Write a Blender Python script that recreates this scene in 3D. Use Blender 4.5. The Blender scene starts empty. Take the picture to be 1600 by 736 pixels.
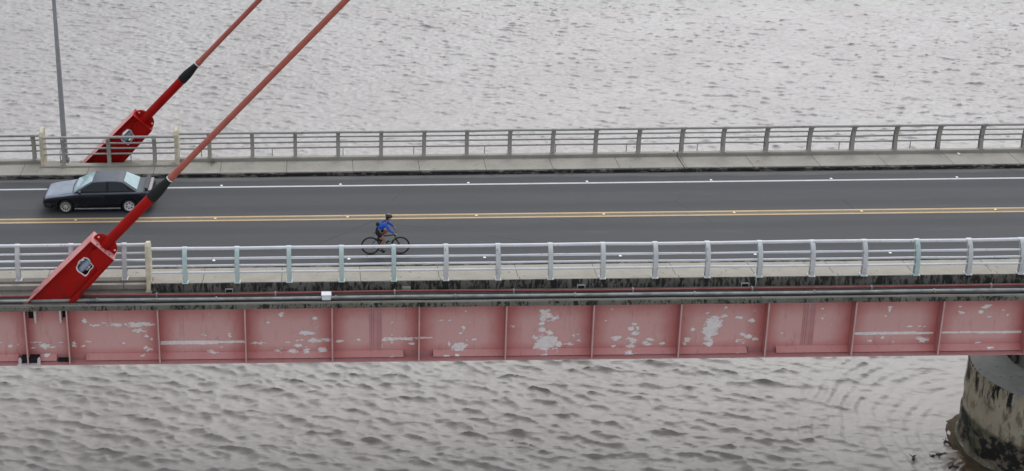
import bpy, bmesh, math, random
import numpy as np
from mathutils import Vector, Matrix
random.seed(7)
PI = math.pi
scene = bpy.context.scene
COL = scene.collection

# ------------------------------------------------------------------ camera
cd = bpy.data.cameras.new('camera')
cam = bpy.data.objects.new('camera', cd); COL.objects.link(cam)
_p, _r, _y = 0.29584, -0.01324, 0.0041
_F, _CX, _CY = 2141.67, 488.08, -5.21
cy_, sy_ = math.cos(_y), math.sin(_y)
cp_, sp_ = math.cos(_p), math.sin(_p)
X1 = Vector((cy_, sy_, 0)); Y1 = Vector((-sy_, cy_, 0)); Z1 = Vector((0, 0, 1))
fwd = Y1 * cp_ - Z1 * sp_
U0 = Y1 * sp_ + Z1 * cp_
cr_, sr_ = math.cos(_r), math.sin(_r)
right = X1 * cr_ + U0 * sr_
up = -X1 * sr_ + U0 * cr_
m = Matrix.Identity(4)
for i in range(3):
    m[i][0] = right[i]; m[i][1] = up[i]; m[i][2] = -fwd[i]
m[0][3], m[1][3], m[2][3] = 0.0, -53.125, 26.117
cam.matrix_world = m
cd.sensor_fit = 'HORIZONTAL'; cd.sensor_width = 36
cd.lens = _F / 1600 * 36
cd.shift_x = (800 - _CX) / 1600
cd.shift_y = (_CY - 368) / 1600
cd.clip_start = 0.5; cd.clip_end = 6000
scene.camera = cam

# ------------------------------------------------------------------ light
SUN_EL, SUN_AZ = math.radians(45), math.radians(20)     # azimuth clockwise from +Y
w = bpy.data.worlds.new('World'); scene.world = w; w.use_nodes = True
nt = w.node_tree; N = nt.nodes; N.clear()
out = N.new('ShaderNodeOutputWorld'); bg = N.new('ShaderNodeBackground')
sky = N.new('ShaderNodeTexSky'); sky.sky_type = 'NISHITA'; sky.sun_disc = False
sky.sun_elevation = SUN_EL; sky.sun_rotation = SUN_AZ
sky.air_density = 1.0; sky.dust_density = 6.0; sky.ozone_density = 1.0
hs = N.new('ShaderNodeHueSaturation'); hs.inputs['Saturation'].default_value = 0.12
nt.links.new(sky.outputs[0], hs.inputs['Color'])
# broken cloud deck, softly mottled
tc = N.new('ShaderNodeTexCoord'); cn = N.new('ShaderNodeTexNoise')
cn.inputs['Scale'].default_value = 2.3; cn.inputs['Detail'].default_value = 5
nt.links.new(tc.outputs['Generated'], cn.inputs['Vector'])
cr = N.new('ShaderNodeMapRange'); cr.inputs['From Min'].default_value = .3; cr.inputs['From Max'].default_value = .7
cr.inputs['To Min'].default_value = 6.3; cr.inputs['To Max'].default_value = 9.5
nt.links.new(cn.outputs['Fac'], cr.inputs['Value'])
cc = N.new('ShaderNodeMix'); cc.data_type = 'RGBA'; cc.blend_type = 'MULTIPLY'; cc.inputs[0].default_value = 1
cc.inputs[6].default_value = (.90, .985, 1.13, 1)
nt.links.new(cr.outputs[0], cc.inputs[7])
mx = N.new('ShaderNodeMix'); mx.data_type = 'RGBA'; mx.inputs[0].default_value = 0.75
nt.links.new(hs.outputs[0], mx.inputs[6]); nt.links.new(cc.outputs[2], mx.inputs[7])
# the cloud is brighter in front of the hidden sun
sundir = Vector((math.sin(SUN_AZ) * math.cos(SUN_EL), math.cos(SUN_AZ) * math.cos(SUN_EL), math.sin(SUN_EL)))
dt = N.new('ShaderNodeVectorMath'); dt.operation = 'DOT_PRODUCT'; nt.links.new(tc.outputs['Generated'], dt.inputs[0]); dt.inputs[1].default_value = sundir
gl = N.new('ShaderNodeMapRange'); gl.interpolation_type = 'SMOOTHSTEP'; gl.inputs['From Min'].default_value = -.3; gl.inputs['From Max'].default_value = 1
gl.inputs['To Min'].default_value = .9; gl.inputs['To Max'].default_value = 1.12; nt.links.new(dt.outputs['Value'], gl.inputs['Value'])
gm_ = N.new('ShaderNodeMix'); gm_.data_type = 'RGBA'; gm_.blend_type = 'MULTIPLY'; gm_.inputs[0].default_value = 1
nt.links.new(mx.outputs[2], gm_.inputs[6]); nt.links.new(gl.outputs[0], gm_.inputs[7])
# overcast sky: brighter overhead than near the horizon
sx_ = N.new('ShaderNodeSeparateXYZ'); nt.links.new(tc.outputs['Generated'], sx_.inputs[0])
zg = N.new('ShaderNodeMapRange'); zg.inputs['From Min'].default_value = 0; zg.inputs['From Max'].default_value = 1
zg.inputs['To Min'].default_value = .80; zg.inputs['To Max'].default_value = 1.25; nt.links.new(sx_.outputs[2], zg.inputs['Value'])
gz_ = N.new('ShaderNodeMix'); gz_.data_type = 'RGBA'; gz_.blend_type = 'MULTIPLY'; gz_.inputs[0].default_value = 1
nt.links.new(gm_.outputs[2], gz_.inputs[6]); nt.links.new(zg.outputs[0], gz_.inputs[7])
nt.links.new(gz_.outputs[2], bg.inputs['Color']); bg.inputs['Strength'].default_value = 0.108
nt.links.new(bg.outputs[0], out.inputs[0])

sd = bpy.data.lights.new('sun', 'SUN'); sd.energy = 1.25; sd.angle = math.radians(42); sd.color = (1, .98, .955)
sun = bpy.data.objects.new('sun', sd); COL.objects.link(sun)
sv = Vector((math.sin(SUN_AZ) * math.cos(SUN_EL), math.cos(SUN_AZ) * math.cos(SUN_EL), math.sin(SUN_EL)))
sun.rotation_euler = (-sv).to_track_quat('-Z', 'Y').to_euler()
sun.location = sv * 80
vs = scene.view_settings
vs.view_transform = 'Standard'; vs.look = 'None'; vs.exposure = 0.07; vs.gamma = 1; vs.use_curve_mapping = False

# ------------------------------------------------------------------ material helpers
class NB:
    """small node-graph builder"""
    def __init__(s, name):
        s.m = bpy.data.materials.new(name); s.m.use_nodes = True
        s.t = s.m.node_tree; s.t.nodes.clear()
        s.o = s.t.nodes.new('ShaderNodeOutputMaterial')
        s.b = s.t.nodes.new('ShaderNodeBsdfPrincipled')
        s.t.links.new(s.b.outputs[0], s.o.inputs[0])
        s.geo = s.t.nodes.new('ShaderNodeNewGeometry')
        s.pos = s.geo.outputs['Position']
    def n(s, k): return s.t.nodes.new(k)
    def set(s, sock, v):
        if isinstance(v, bpy.types.NodeSocket): s.t.links.new(v, sock)
        elif isinstance(v, (tuple, list)) and len(v) == 3 and sock.type == 'RGBA': sock.default_value = (*v, 1)
        else: sock.default_value = v
    def inp(s, k, v): s.set(s.b.inputs[k], v); return s
    def vec(s, scale=(1, 1, 1), loc=(0, 0, 0), src=None, rot=(0, 0, 0)):
        q = s.n('ShaderNodeMapping'); q.inputs['Scale'].default_value = scale; q.inputs['Location'].default_value = loc
        q.inputs['Rotation'].default_value = rot
        s.t.links.new(src or s.pos, q.inputs['Vector']); return q.outputs[0]
    def noise(s, scale, detail=4, rough=.55, v=None, dist=0):
        q = s.n('ShaderNodeTexNoise'); q.inputs['Scale'].default_value = scale
        q.inputs['Detail'].default_value = detail; q.inputs['Roughness'].default_value = rough
        q.inputs['Distortion'].default_value = dist
        s.t.links.new(v or s.pos, q.inputs['Vector']); return q.outputs['Fac']
    def voro(s, scale, v=None, feature='F1'):
        q = s.n('ShaderNodeTexVoronoi'); q.feature = feature; q.inputs['Scale'].default_value = scale
        s.t.links.new(v or s.pos, q.inputs['Vector']); return q.outputs['Distance']
    def rng(s, v, a, b, c=0., d=1., smooth=False):
        q = s.n('ShaderNodeMapRange'); q.clamp = True
        if smooth: q.interpolation_type = 'SMOOTHSTEP'
        for i, x in enumerate((v, a, b, c, d)): s.set(q.inputs[i], x)
        return q.outputs[0]
    def mix(s, f, a, b, mode='MIX'):
        q = s.n('ShaderNodeMix'); q.data_type = 'RGBA'; q.blend_type = mode
        s.set(q.inputs[0], f); s.set(q.inputs[6], a); s.set(q.inputs[7], b); return q.outputs[2]
    def math(s, op, a, b=0., c=0.):
        q = s.n('ShaderNodeMath'); q.operation = op
        s.set(q.inputs[0], a); s.set(q.inputs[1], b); s.set(q.inputs[2], c); return q.outputs[0]
    def xyz(s, src=None):
        q = s.n('ShaderNodeSeparateXYZ'); s.t.links.new(src or s.pos, q.inputs[0]); return q.outputs
    def attr(s, name):
        q = s.n('ShaderNodeAttribute'); q.attribute_name = name; return q.outputs['Fac']
    def bump(s, h, strength=.3, dist=.01, prev=None):
        q = s.n('ShaderNodeBump'); q.inputs['Strength'].default_value = strength
        q.inputs['Distance'].default_value = dist; s.set(q.inputs['Height'], h)
        if prev is not None: s.t.links.new(prev, q.inputs['Normal'])
        return q.outputs[0]

def simple(name, col, rough=.5, metal=0., var=.15, scale=6., bump=0., coat=0.):
    b = NB(name)
    f = b.noise(scale, 5)
    c2 = tuple(x * (1 - var) for x in col); c3 = tuple(min(1, x * (1 + var)) for x in col)
    b.inp('Base Color', b.mix(b.rng(f, .3, .7), c2, c3)).inp('Roughness', rough).inp('Metallic', metal)
    if coat: b.inp('Coat Weight', coat)
    if bump: b.inp('Normal', b.bump(b.noise(scale * 6, 4), bump, .01))
    return b.m

# ------------------------------------------------------------------ mesh helpers
class MB:
    def __init__(s): s.v = []; s.f = []; s.mi = []
    def add(s, vs, fs, mi=0):
        o = len(s.v); s.v += [tuple(x) for x in vs]; s.f += [tuple(i + o for i in f) for f in fs]; s.mi += [mi] * len(fs); return s
    def box(s, x0, x1, y0, y1, z0, z1, mi=0):
        v = [(x0, y0, z0), (x1, y0, z0), (x1, y1, z0), (x0, y1, z0), (x0, y0, z1), (x1, y0, z1), (x1, y1, z1), (x0, y1, z1)]
        return s.add(v, [(0, 3, 2, 1), (4, 5, 6, 7), (0, 1, 5, 4), (1, 2, 6, 5), (2, 3, 7, 6), (3, 0, 4, 7)], mi)
    def obox(s, c, ax, ay, az, mi=0):
        """box by centre and three half-extent vectors"""
        c, ax, ay, az = map(Vector, (c, ax, ay, az))
        v = [c + ax * i + ay * j + az * k for k in (-1, 1) for i, j in ((-1, -1), (1, -1), (1, 1), (-1, 1))]
        f = [(0, 3, 2, 1), (4, 5, 6, 7), (0, 1, 5, 4), (1, 2, 6, 5), (2, 3, 7, 6), (3, 0, 4, 7)]
        if ax.cross(ay).dot(az) < 0: f = [tuple(reversed(q)) for q in f]
        return s.add(v, f, mi)
    def tube(s, pts, r, n=10, caps=True, mi=0):
        pts = [Vector(p) for p in pts]; rs = r if isinstance(r, (list, tuple)) else [r] * len(pts)
        d0 = (pts[1] - pts[0]).normalized()
        a = Vector((0, 0, 1)) if abs(d0.z) < .9 else Vector((1, 0, 0))
        u = d0.cross(a).normalized(); vs = []; fs = []
        for i, p in enumerate(pts):
            d = (pts[min(i + 1, len(pts) - 1)] - pts[max(i - 1, 0)]).normalized()
            u = (u - d * u.dot(d)).normalized(); w_ = d.cross(u)
            for k in range(n):
                t = 2 * PI * k / n; vs.append(p + (u * math.cos(t) + w_ * math.sin(t)) * rs[i])
        for i in range(len(pts) - 1):
            for k in range(n):
                k2 = (k + 1) % n; fs.append((i * n + k, i * n + k2, (i + 1) * n + k2, (i + 1) * n + k))
        if caps: fs.append(tuple(range(n - 1, -1, -1))); fs.append(tuple((len(pts) - 1) * n + k for k in range(n)))
        return s.add(vs, fs, mi)
    def prism(s, poly, a, b, f3, mi=0):
        """extrude 2D poly; f3(u,v,t)->xyz for t=a,b"""
        n = len(poly)
        vs = [f3(u, v, a) for u, v in poly] + [f3(u, v, b) for u, v in poly]
        fs = [tuple(range(n)), tuple(range(2 * n - 1, n - 1, -1))] + [(i, n + i, n + (i + 1) % n, (i + 1) % n) for i in range(n)]
        return s.add(vs, fs, mi)
    def torus(s, c, R, r, axis='y', n=40, k=8, mi=0, flat=1.):
        vs = []; fs = []
        for i in range(n):
            a = 2 * PI * i / n
            for j in range(k):
                b = 2 * PI * j / k; q = R + r * math.cos(b); h = r * math.sin(b) * flat
                vs.append((c[0] + q * math.cos(a), c[1] + h, c[2] + q * math.sin(a)))
        for i in range(n):
            for j in range(k):
                fs.append((i * k + j, i * k + (j + 1) % k, ((i + 1) % n) * k + (j + 1) % k, ((i + 1) % n) * k + j))
        return s.add(vs, fs, mi)
    def lathe_y(s, c, prof, n=32, mi=0):
        """prof [(r,y)] about an axis along y"""
        vs = []; fs = []; k = len(prof)
        for i in range(n):
            a = 2 * PI * i / n
            for r, y in prof: vs.append((c[0] + r * math.cos(a), c[1] + y, c[2] + r * math.sin(a)))
        for i in range(n):
            for j in range(k - 1):
                fs.append((i * k + j, i * k + j + 1, ((i + 1) % n) * k + j + 1, ((i + 1) % n) * k + j))
        return s.add(vs, fs, mi)
    def build(s, name, mats, parent=None, local=False, smooth=30, bevel=0, fix=True):
        off = Vector((0, 0, 0))
        if parent is not None and not local: off = parent.location
        me = bpy.data.meshes.new(name)
        me.from_pydata([tuple(Vector(v) - off) for v in s.v], [], s.f)
        if fix or bevel:
            bm = bmesh.new(); bm.from_mesh(me)
            bmesh.ops.recalc_face_normals(bm, faces=bm.faces)
            bm.to_mesh(me); bm.free()
        if not isinstance(mats, (list, tuple)): mats = [mats]
        for q in mats: me.materials.append(q)
        if len(mats) > 1 and len(me.polygons) == len(s.mi): me.polygons.foreach_set('material_index', s.mi)
        if smooth:
            me.polygons.foreach_set('use_smooth', [True] * len(me.polygons)); me.set_sharp_from_angle(angle=math.radians(smooth))
        me.update()
        o = bpy.data.objects.new(name, me); COL.objects.link(o)
        if parent is not None: o.parent = parent
        if bevel:
            md = o.modifiers.new('bevel', 'BEVEL'); md.width = bevel; md.segments = 2; md.limit_method = 'ANGLE'; md.angle_limit = math.radians(40)
        return o

def tag(o, label=None, cat=None, group=None, kind=None):
    if label: o['label'] = label
    if cat: o['category'] = cat
    if group: o['group'] = group
    if kind: o['kind'] = kind
    return o
def thing(name, loc, label, cat, group=None, kind=None, rz=0):
    o = bpy.data.objects.new(name, None); COL.objects.link(o); o.location = loc; o.rotation_euler = (0, 0, rz)
    o.empty_display_size = .3
    return tag(o, label, cat, group, kind)
def copy_tree(o, parent=None):
    c = o.copy(); COL.objects.link(c)
    if parent is not None: c.parent = parent
    for ch in list(o.children): copy_tree(ch, c)
    return c
def clone(o, name, parent, loc):
    c = o.copy(); COL.objects.link(c); c.name = name; c.parent = parent; c.location = loc; return c

# ------------------------------------------------------------------ materials
# weathered concrete
def concrete(name, light, dark, mould, amount, streak=(1.2, 1.2, .35), joints=0, zdark=None):
    b = NB(name)
    base = b.mix(b.rng(b.noise(1.3, 6, .6), .3, .7), light, dark)
    fine = b.noise(28, 4, .6)
    base = b.mix(.35, base, b.mix(b.rng(fine, .35, .65), tuple(x * .6 for x in light), light))
    mv = b.vec(streak)
    mo = b.math('ADD', b.math('MULTIPLY', b.noise(2.2, 7, .68, mv), .6), b.math('MULTIPLY', b.noise(9, 5, .6, mv), .4))
    lo = .70 - amount * .30
    mask = b.rng(mo, lo, lo + .07)
    base = b.mix(mask, base, mould)
    # pale runs of lime leaking down
    runs = b.rng(b.noise(3.0, 4, .5, b.vec((1, 1, .12), (7, 3, 0))), .66, .72)
    base = b.mix(b.math('MULTIPLY', runs, .5), base, light)
    if joints:
        x = b.xyz()[0]
        fr = b.math('ABSOLUTE', b.math('SUBTRACT', b.math('FRACT', b.math('DIVIDE', x, joints)), .5))
        base = b.mix(b.rng(fr, .003, .006, 1, 0), base, tuple(v * .35 for v in dark))
    b.inp('Base Color', base).inp('Roughness', .9)
    b.inp('Normal', b.bump(b.math('ADD', fine, b.noise(6, 5)), .5, .02))
    return b.m
M = {}
M['walk'] = concrete('pavement_concrete', (.40, .365, .31), (.29, .265, .22), (.13, .115, .09), .38, (1, 1, 1), joints=3.05)
M['parapet'] = concrete('parapet_concrete', (.36, .34, .29), (.26, .24, .20), (.10, .09, .075), .35, (1, 1, 1))
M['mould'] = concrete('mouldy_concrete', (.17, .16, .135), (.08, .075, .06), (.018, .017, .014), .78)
M['recess'] = concrete('stained_concrete', (.20, .175, .15), (.13, .115, .10), (.05, .045, .04), .35, (1, 1, .5))
M['ledge'] = concrete('ledge_concrete', (.30, .275, .23), (.19, .17, .14), (.05, .046, .037), .40, (.6, 2.4, 1))
M['slabface'] = concrete('slab_edge_concrete', (.20, .195, .155), (.10, .10, .08), (.016, .017, .013), .68, (1.5, 1.5, .6))
M['kerbface'] = concrete('kerb_face_concrete', (.20, .185, .16), (.08, .07, .06), (.014, .013, .011), .92, (.5, 1, 1.5))
M['cream'] = simple('cream_concrete', (.58, .52, .38), .85, var=.18, scale=5, bump=.2)

# asphalt, with dust along the gutters
b = NB('asphalt')
y = b.math('ABSOLUTE', b.xyz()[1])
n1 = b.noise(.25, 4, .6, b.vec((.35, 1.6, 1))); n2 = b.noise(60, 3); n3 = b.noise(1.1, 5, .6, b.vec((.3, 2.2, 1)))
c = b.mix(b.rng(n1, .3, .7), (.041, .041, .044), (.053, .052, .053))
c = b.mix(b.rng(n3, .58, .72, 0, .3), c, (.11, .106, .10))
c = b.mix(.25, c, b.mix(b.rng(n2, .3, .7), (.03, .03, .032), (.14, .14, .14)))
wear = b.math('ADD', y, b.math('MULTIPLY', b.math('SUBTRACT', n3, .5), .55))
c = b.mix(b.rng(wear, 3.95, 4.35), c, (.17, .16, .145))
c = b.mix(b.rng(b.noise(1.5, 5), .62, .7, 0, .35), c, (.05, .048, .045))
yy = b.xyz()[1]
tr = None
for cy0 in (-2.75, -.95, 1.05, 2.75):
    q = b.math('ABSOLUTE', b.math('SUBTRACT', b.math('ADD', yy, b.math('MULTIPLY', b.math('SUBTRACT', n1, .5), .5)), cy0))
    q = b.rng(q, .12, .5, 1, 0, True); tr = q if tr is None else b.math('MAXIMUM', tr, q)
c = b.mix(b.math('MULTIPLY', tr, .4), c, (.035, .035, .037))
vd = b.voro(.22, b.vec((.5, 1.3, 1), (3, 2, 0)), 'DISTANCE_TO_EDGE')
ck = b.math('MULTIPLY', b.rng(vd, .0015, .004, 1, 0), b.rng(b.noise(.35, 3), .5, .56))
c = b.mix(b.math('MULTIPLY', ck, .55), c, (.022, .022, .022))
oil = b.math('MULTIPLY', b.rng(b.noise(2.4, 4, .6, b.vec((.5, 1.6, 1), (5, 0, 0))), .66, .74), .4)
c = b.mix(oil, c, (.03, .03, .03))
b.inp('Base Color', c).inp('Roughness', .82).inp('Normal', b.bump(n2, .35, .006))
M['asphalt'] = b.m

def paint(name, col, worn, lo=.60):
    b = NB(name)
    n = b.noise(9, 6, .65); n_ = b.noise(1.2, 3)
    c = b.mix(b.rng(n_, .3, .7), col, tuple(x * .82 for x in col))
    c = b.mix(b.rng(n, lo, lo + .06), c, worn)
    b.inp('Base Color', c).inp('Roughness', .7); return b.m
M['white_line'] = paint('white_road_paint', (.56, .56, .555), (.26, .26, .26), .60)
M['yellow_line'] = paint('yellow_road_paint', (.50, .345, .18), (.16, .12, .08), .62)
M['stud'] = simple('stud_plastic', (.75, .72, .66), .4)

# railing paint
def railpaint(name, col, dirt, amt):
    b = NB(name)
    c = b.mix(b.rng(b.noise(2.0, 4, .6), .3, .7), col, tuple(x * .86 for x in col))
    c = b.mix(b.rng(b.noise(7, 6, .65, b.vec((1, 1, .5))), .66 - amt, .74 - amt), c, dirt)
    b.inp('Base Color', c).inp('Roughness', .55).inp('Normal', b.bump(b.noise(40, 3), .15, .004)); return b.m
M['rail_near'] = railpaint('pale_grey_rail_paint', (.70, .70, .705), (.40, .39, .37), .05)
M['post_near'] = railpaint('pale_post_paint', (.62, .63, .615), (.30, .30, .29), .08)
M['post_mint'] = railpaint('minty_post_paint', (.50, .61, .58), (.34, .36, .34), .06)
M['rail_far'] = railpaint('backlit_rail_paint', (.37, .36, .335), (.22, .20, .17), .08)  # far rails and posts: near-side paint darkened as if backlit, plus dirt
M['post_far'] = railpaint('backlit_post_paint', (.39, .37, .325), (.22, .20, .165), .10)

# faded red girder steel with peeled patches driven by a painted-on wear map
b = NB('faded_red_paint')
wear = b.attr('wear'); fade_shade = b.attr('fade_shade')
sv_ = b.vec((.62, 1, 1.35))
nz = b.math('ADD', b.math('MULTIPLY', b.noise(3.6, 8, .70, sv_, dist=.5), .6), b.math('MULTIPLY', b.noise(15, 6, .65, sv_), .4))
k = b.math('ADD', wear, b.math('MULTIPLY', b.math('SUBTRACT', nz, .5), 3.3))
peel = b.rng(k, .36, .44)
halo = b.rng(k, .0, .42)
cl = b.noise(.9, 5, .6)
red = b.mix(b.rng(b.math('ADD', fade_shade, b.math('MULTIPLY', b.math('SUBTRACT', cl, .5), .9)), .05, .95), (.55, .185, .168), (.65, .365, .335))
red = b.mix(b.rng(b.noise(5, 6, .6, b.vec((1, 1, .22))), .58, .75, 0, .35), red, (.25, .10, .085))
red = b.mix(b.math('MULTIPLY', halo, .4), red, (.45, .27, .25))
red = b.mix(peel, red, b.mix(b.rng(b.noise(8, 4), .3, .7), (.72, .66, .62), (.86, .81, .77)))
red = b.mix(b.rng(b.noise(22, 3), .76, .79), red, (.12, .06, .05))
rust = b.math('MULTIPLY', b.rng(b.noise(3.5, 6, .7, b.vec((1.6, 1, .14), (9, 0, 4))), .60, .70), .5)
red = b.mix(rust, red, (.26, .10, .065))
b.inp('Base Color', red).inp('Roughness', .6)
b.inp('Normal', b.bump(b.math('ADD', b.math('MULTIPLY', peel, -.5), b.noise(1.4, 3)), .25, .02))
M['girder'] = b.m
def redpaint(name, col, col2, edge=None):
    b = NB(name)
    c = b.mix(b.rng(b.noise(2.2, 5, .6), .3, .7), col, col2)
    c = b.mix(b.rng(b.noise(7, 6, .66), .63, .68, 0, .7), c, edge or (.5, .36, .33))
    b.inp('Base Color', c).inp('Roughness', .55); return b.m
M['girder_plain'] = redpaint('faded_red_plain', (.45, .19, .18), (.51, .26, .245))
M['fin'] = redpaint('stiffener_red_paint', (.40, .135, .13), (.46, .19, .18), (.5, .33, .30))
M['finedge'] = redpaint('stiffener_edge_paint', (.50, .30, .27), (.58, .40, .37), (.66, .58, .55))
M['splice'] = redpaint('splice_plate_paint', (.50, .215, .205), (.56, .30, .29), (.5, .26, .25))
M['pale_steel'] = simple('pale_bearing_steel', (.62, .54, .51), .7)
M['void'] = simple('dark_recess', (.012, .011, .011), .9)

def redsteel(name, a, c2, rough):
    b = NB(name)
    c = b.mix(b.rng(b.noise(1.6, 5, .6), .3, .7), a, c2)
    c = b.mix(b.rng(b.noise(6, 6, .65, b.vec((1, 1, .4))), .66, .76, 0, .6), c, tuple(x * .55 for x in a))
    c = b.mix(b.rng(b.noise(14, 4, .6), .74, .78, 0, .4), c, (.5, .18, .15))
    gz = b.math('MULTIPLY', b.rng(b.xyz()[2], .15, 1.0, 1, 0), b.rng(b.noise(3, 6, .7, b.vec((1, 1, .5))), .42, .62))
    c = b.mix(b.math('MULTIPLY', gz, .7), c, (.07, .018, .012))
    b.inp('Specular IOR Level', .15).inp('Base Color', c).inp('Roughness', rough).inp('Normal', b.bump(b.noise(30, 3), .1, .004)); return b.m
M['red'] = redsteel('anchor_red_paint', (.31, .004, .003), (.38, .007, .004), .55)
M['red_skylit'] = redsteel('anchor_skylit_red', (.56, .20, .19), (.64, .33, .31), .5)  # sky light on the upper faces put into a paler pink
M['cable'] = simple('cable_sheath_faded_red', (.39, .095, .062), .5, var=.12, scale=3)
M['pipe_red'] = simple('painted_pipe_red', (.24, .05, .045), .45, var=.3, scale=3)
M['black'] = simple('black_rubber', (.006, .006, .006), .8, var=.2)
M['galv'] = simple('galvanised_steel', (.34, .35, .35), .5, metal=.25, var=.14, scale=3)
M['conduit'] = simple('conduit_grey', (.31, .31, .295), .75, var=.35, scale=2)
M['socket'] = simple('socket_blue_grey', (.33, .40, .48), .5)
M['boxwhite'] = simple('white_box_plastic', (.74, .75, .74), .4, var=.05)
M['frame'] = simple('drain_frame_grey', (.40, .40, .37), .7)
# ================================================================== WATER
WZ = -11.2
PIER = (31.47, -0.78, 3.05)
def make_water():
    rng = np.random.default_rng(11)
    def field(Nn, L, kp, th0, spread, rms, chop, cut):
        k1 = 2 * np.pi * np.fft.fftfreq(Nn, L / Nn)
        KX, KY = np.meshgrid(k1, k1, indexing='xy'); K = np.hypot(KX, KY); K[0, 0] = 1
        th = np.arctan2(KY, KX) - th0
        D = np.abs(np.cos(th / 2)) ** spread + .03
        S = K ** -3.3 * np.exp(-1.25 * (kp / K) ** 2) * D * np.exp(-(K / cut) ** 2); S[0, 0] = 0
        A = np.sqrt(S) * (rng.normal(size=K.shape) + 1j * rng.normal(size=K.shape))
        h = np.fft.ifft2(A).real; s = rms / h.std(); h *= s
        dx = np.fft.ifft2(1j * KX / K * A).real * s * chop; dy = np.fft.ifft2(1j * KY / K * A).real * s * chop
        return h, dx, dy
    fields = [(104., 1280, field(1280, 104., 2 * np.pi / 1.15, math.radians(-104), 46, .0285, 1.15, 34.)),
              (97., 700, field(700, 97., 2 * np.pi / 2.1, math.radians(-110), 26, .034, 1.1, 14.)),
              (61., 900, field(900, 61., 2 * np.pi / .75, math.radians(-84), 8, .006, 1.0, 44.)),
              (151., 512, field(512, 151., 2 * np.pi / 4.5, math.radians(-112), 12, .014, .8, 8.))]
    def samp(F, X, Y):
        L, n, arr = F
        u = (X / L * n) % n; v = (Y / L * n) % n
        i = np.floor(u).astype(int) % n; j = np.floor(v).astype(int) % n; fu = u - np.floor(u); fv = v - np.floor(v)
        i2 = (i + 1) % n; j2 = (j + 1) % n
        return [a[j, i] * (1 - fu) * (1 - fv) + a[j, i2] * fu * (1 - fv) + a[j2, i] * (1 - fu) * fv + a[j2, i2] * fu * fv for a in arr]
    xs = np.concatenate([-np.geomspace(4000, 48, 26), np.arange(-46, 78, .095), np.geomspace(80, 4000, 26)])
    near = np.arange(-14, 12, .08); mid = np.arange(12, 34, .14); far = np.arange(34, 84, .105)
    ys = np.concatenate([-np.geomspace(3000, 16, 24), near, mid, far, np.geomspace(86, 5000, 26)])
    X, Y = np.meshgrid(xs, ys); nx, ny = len(xs), len(ys)
    env = np.clip((X + 48) / 4, 0, 1) * np.clip((80 - X) / 4, 0, 1) * np.clip((Y + 16) / 4, 0, 1) * np.clip((86 - Y) / 6, 0, 1)
    d = np.hypot(X - PIER[0], Y - PIER[1])
    # lee of the pier is calmer, and wavelets run back from it in rings
    calm = 1 - .72 * np.exp(-((d - 3) / 5.2) ** 2)
    Z = np.zeros_like(X); DX = np.zeros_like(X); DY = np.zeros_like(X)
    wts = [1 + .1 * np.clip((Y - 10) / 40, 0, 1), 1 - .5 * np.clip((Y - 8) / 14, 0, 1), 1, 1]
    for F, wt_ in zip(fields, wts):
        h, a, c = [q * wt_ for q in samp(F, X, Y)]; Z += h; DX += a; DY += c
    # slow gusts make patches of rougher and smoother water
    g = .96 + .10 * np.sin(X * .11 + 1.3 * np.sin(Y * .07)) * np.sin(Y * .09 + .8 * np.sin(X * .05) + 1)
    ff = 1 + .10 * np.clip((Y - 20) / 50, 0, 1)
    amp = env * calm * g * ff
    Z *= amp; DX *= amp; DY *= amp
    ang = np.arctan2(Y - PIER[1], X - PIER[0])
    ph = (d + .10 * np.sin(X * 1.1 + 2 * np.sin(Y * .8)) + .05 * np.sin(Y * 2.3 + X * .7)) * 2 * np.pi / .66 + 1.2 * np.sin(ang * 3 + 1) + .4 * np.sin(ang * 9 + d) + 1.2 * np.sin(d * 1.3)
    ring = np.exp(-((d - 6.8) / 3.6) ** 2) * np.clip((d - 3.4) / 1.5, 0, 1) * np.clip(np.cos(ang - 2.75), 0, 1) ** .5
    rz = ring * .026 * (.85 + .6 * np.sin(X * .9 + Y * .5) * np.sin(Y * 1.3)) * (np.sin(ph) + .3 * np.sin(2 * ph + .5)) * (1 + .35 * np.sin(ang * 14 + d))
    Z += rz
    # churned water at the foot of the pier, upstream side
    ch = np.exp(-(np.hypot(X - 28.2, Y + 2.4) / 1.9) ** 2)
    Z += ch * .05 * (np.sin(X * 9 + 3 * np.sin(Y * 5)) * np.sin(Y * 8 + 2 * np.sin(X * 4)))
    V = np.stack([X + DX, Y + DY, WZ + Z], -1).reshape(-1, 3).astype(np.float32)
    idx = np.arange(nx * ny).reshape(ny, nx)
    Q = np.stack([idx[:-1, :-1], idx[:-1, 1:], idx[1:, 1:], idx[1:, :-1]], -1).reshape(-1, 4).astype(np.int32)
    me = bpy.data.meshes.new('water')
    me.vertices.add(len(V)); me.vertices.foreach_set('co', V.ravel())
    me.loops.add(Q.size); me.loops.foreach_set('vertex_index', Q.ravel())
    me.polygons.add(len(Q)); me.polygons.foreach_set('loop_start', np.arange(0, Q.size, 4, dtype=np.int32))
    me.polygons.foreach_set('use_smooth', np.ones(len(Q), bool))
    me.update()
    o = bpy.data.objects.new('water', me); COL.objects.link(o); o['kind'] = 'structure'
    b = NB('muddy_water')
    c = b.mix(b.rng(b.noise(.12, 4, .6), .35, .65), (.355, .325, .302), (.405, .375, .350))
    # silt stirred up against the pier foot
    v = b.n('ShaderNodeVectorMath'); v.operation = 'DISTANCE'; b.t.links.new(b.pos, v.inputs[0]); v.inputs[1].default_value = (30.4, -2.6, WZ)
    silt = b.rng(b.math('ADD', v.outputs['Value'], b.math('MULTIPLY', b.noise(1.4, 5), 1.6)), 3.5, 4.2, 1, 0)
    c = b.mix(silt, c, (.10, .065, .035))
    b.inp('Base Color', c).inp('Roughness', .26).inp('IOR', 1.333).inp('Specular IOR Level', .38)
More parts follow.
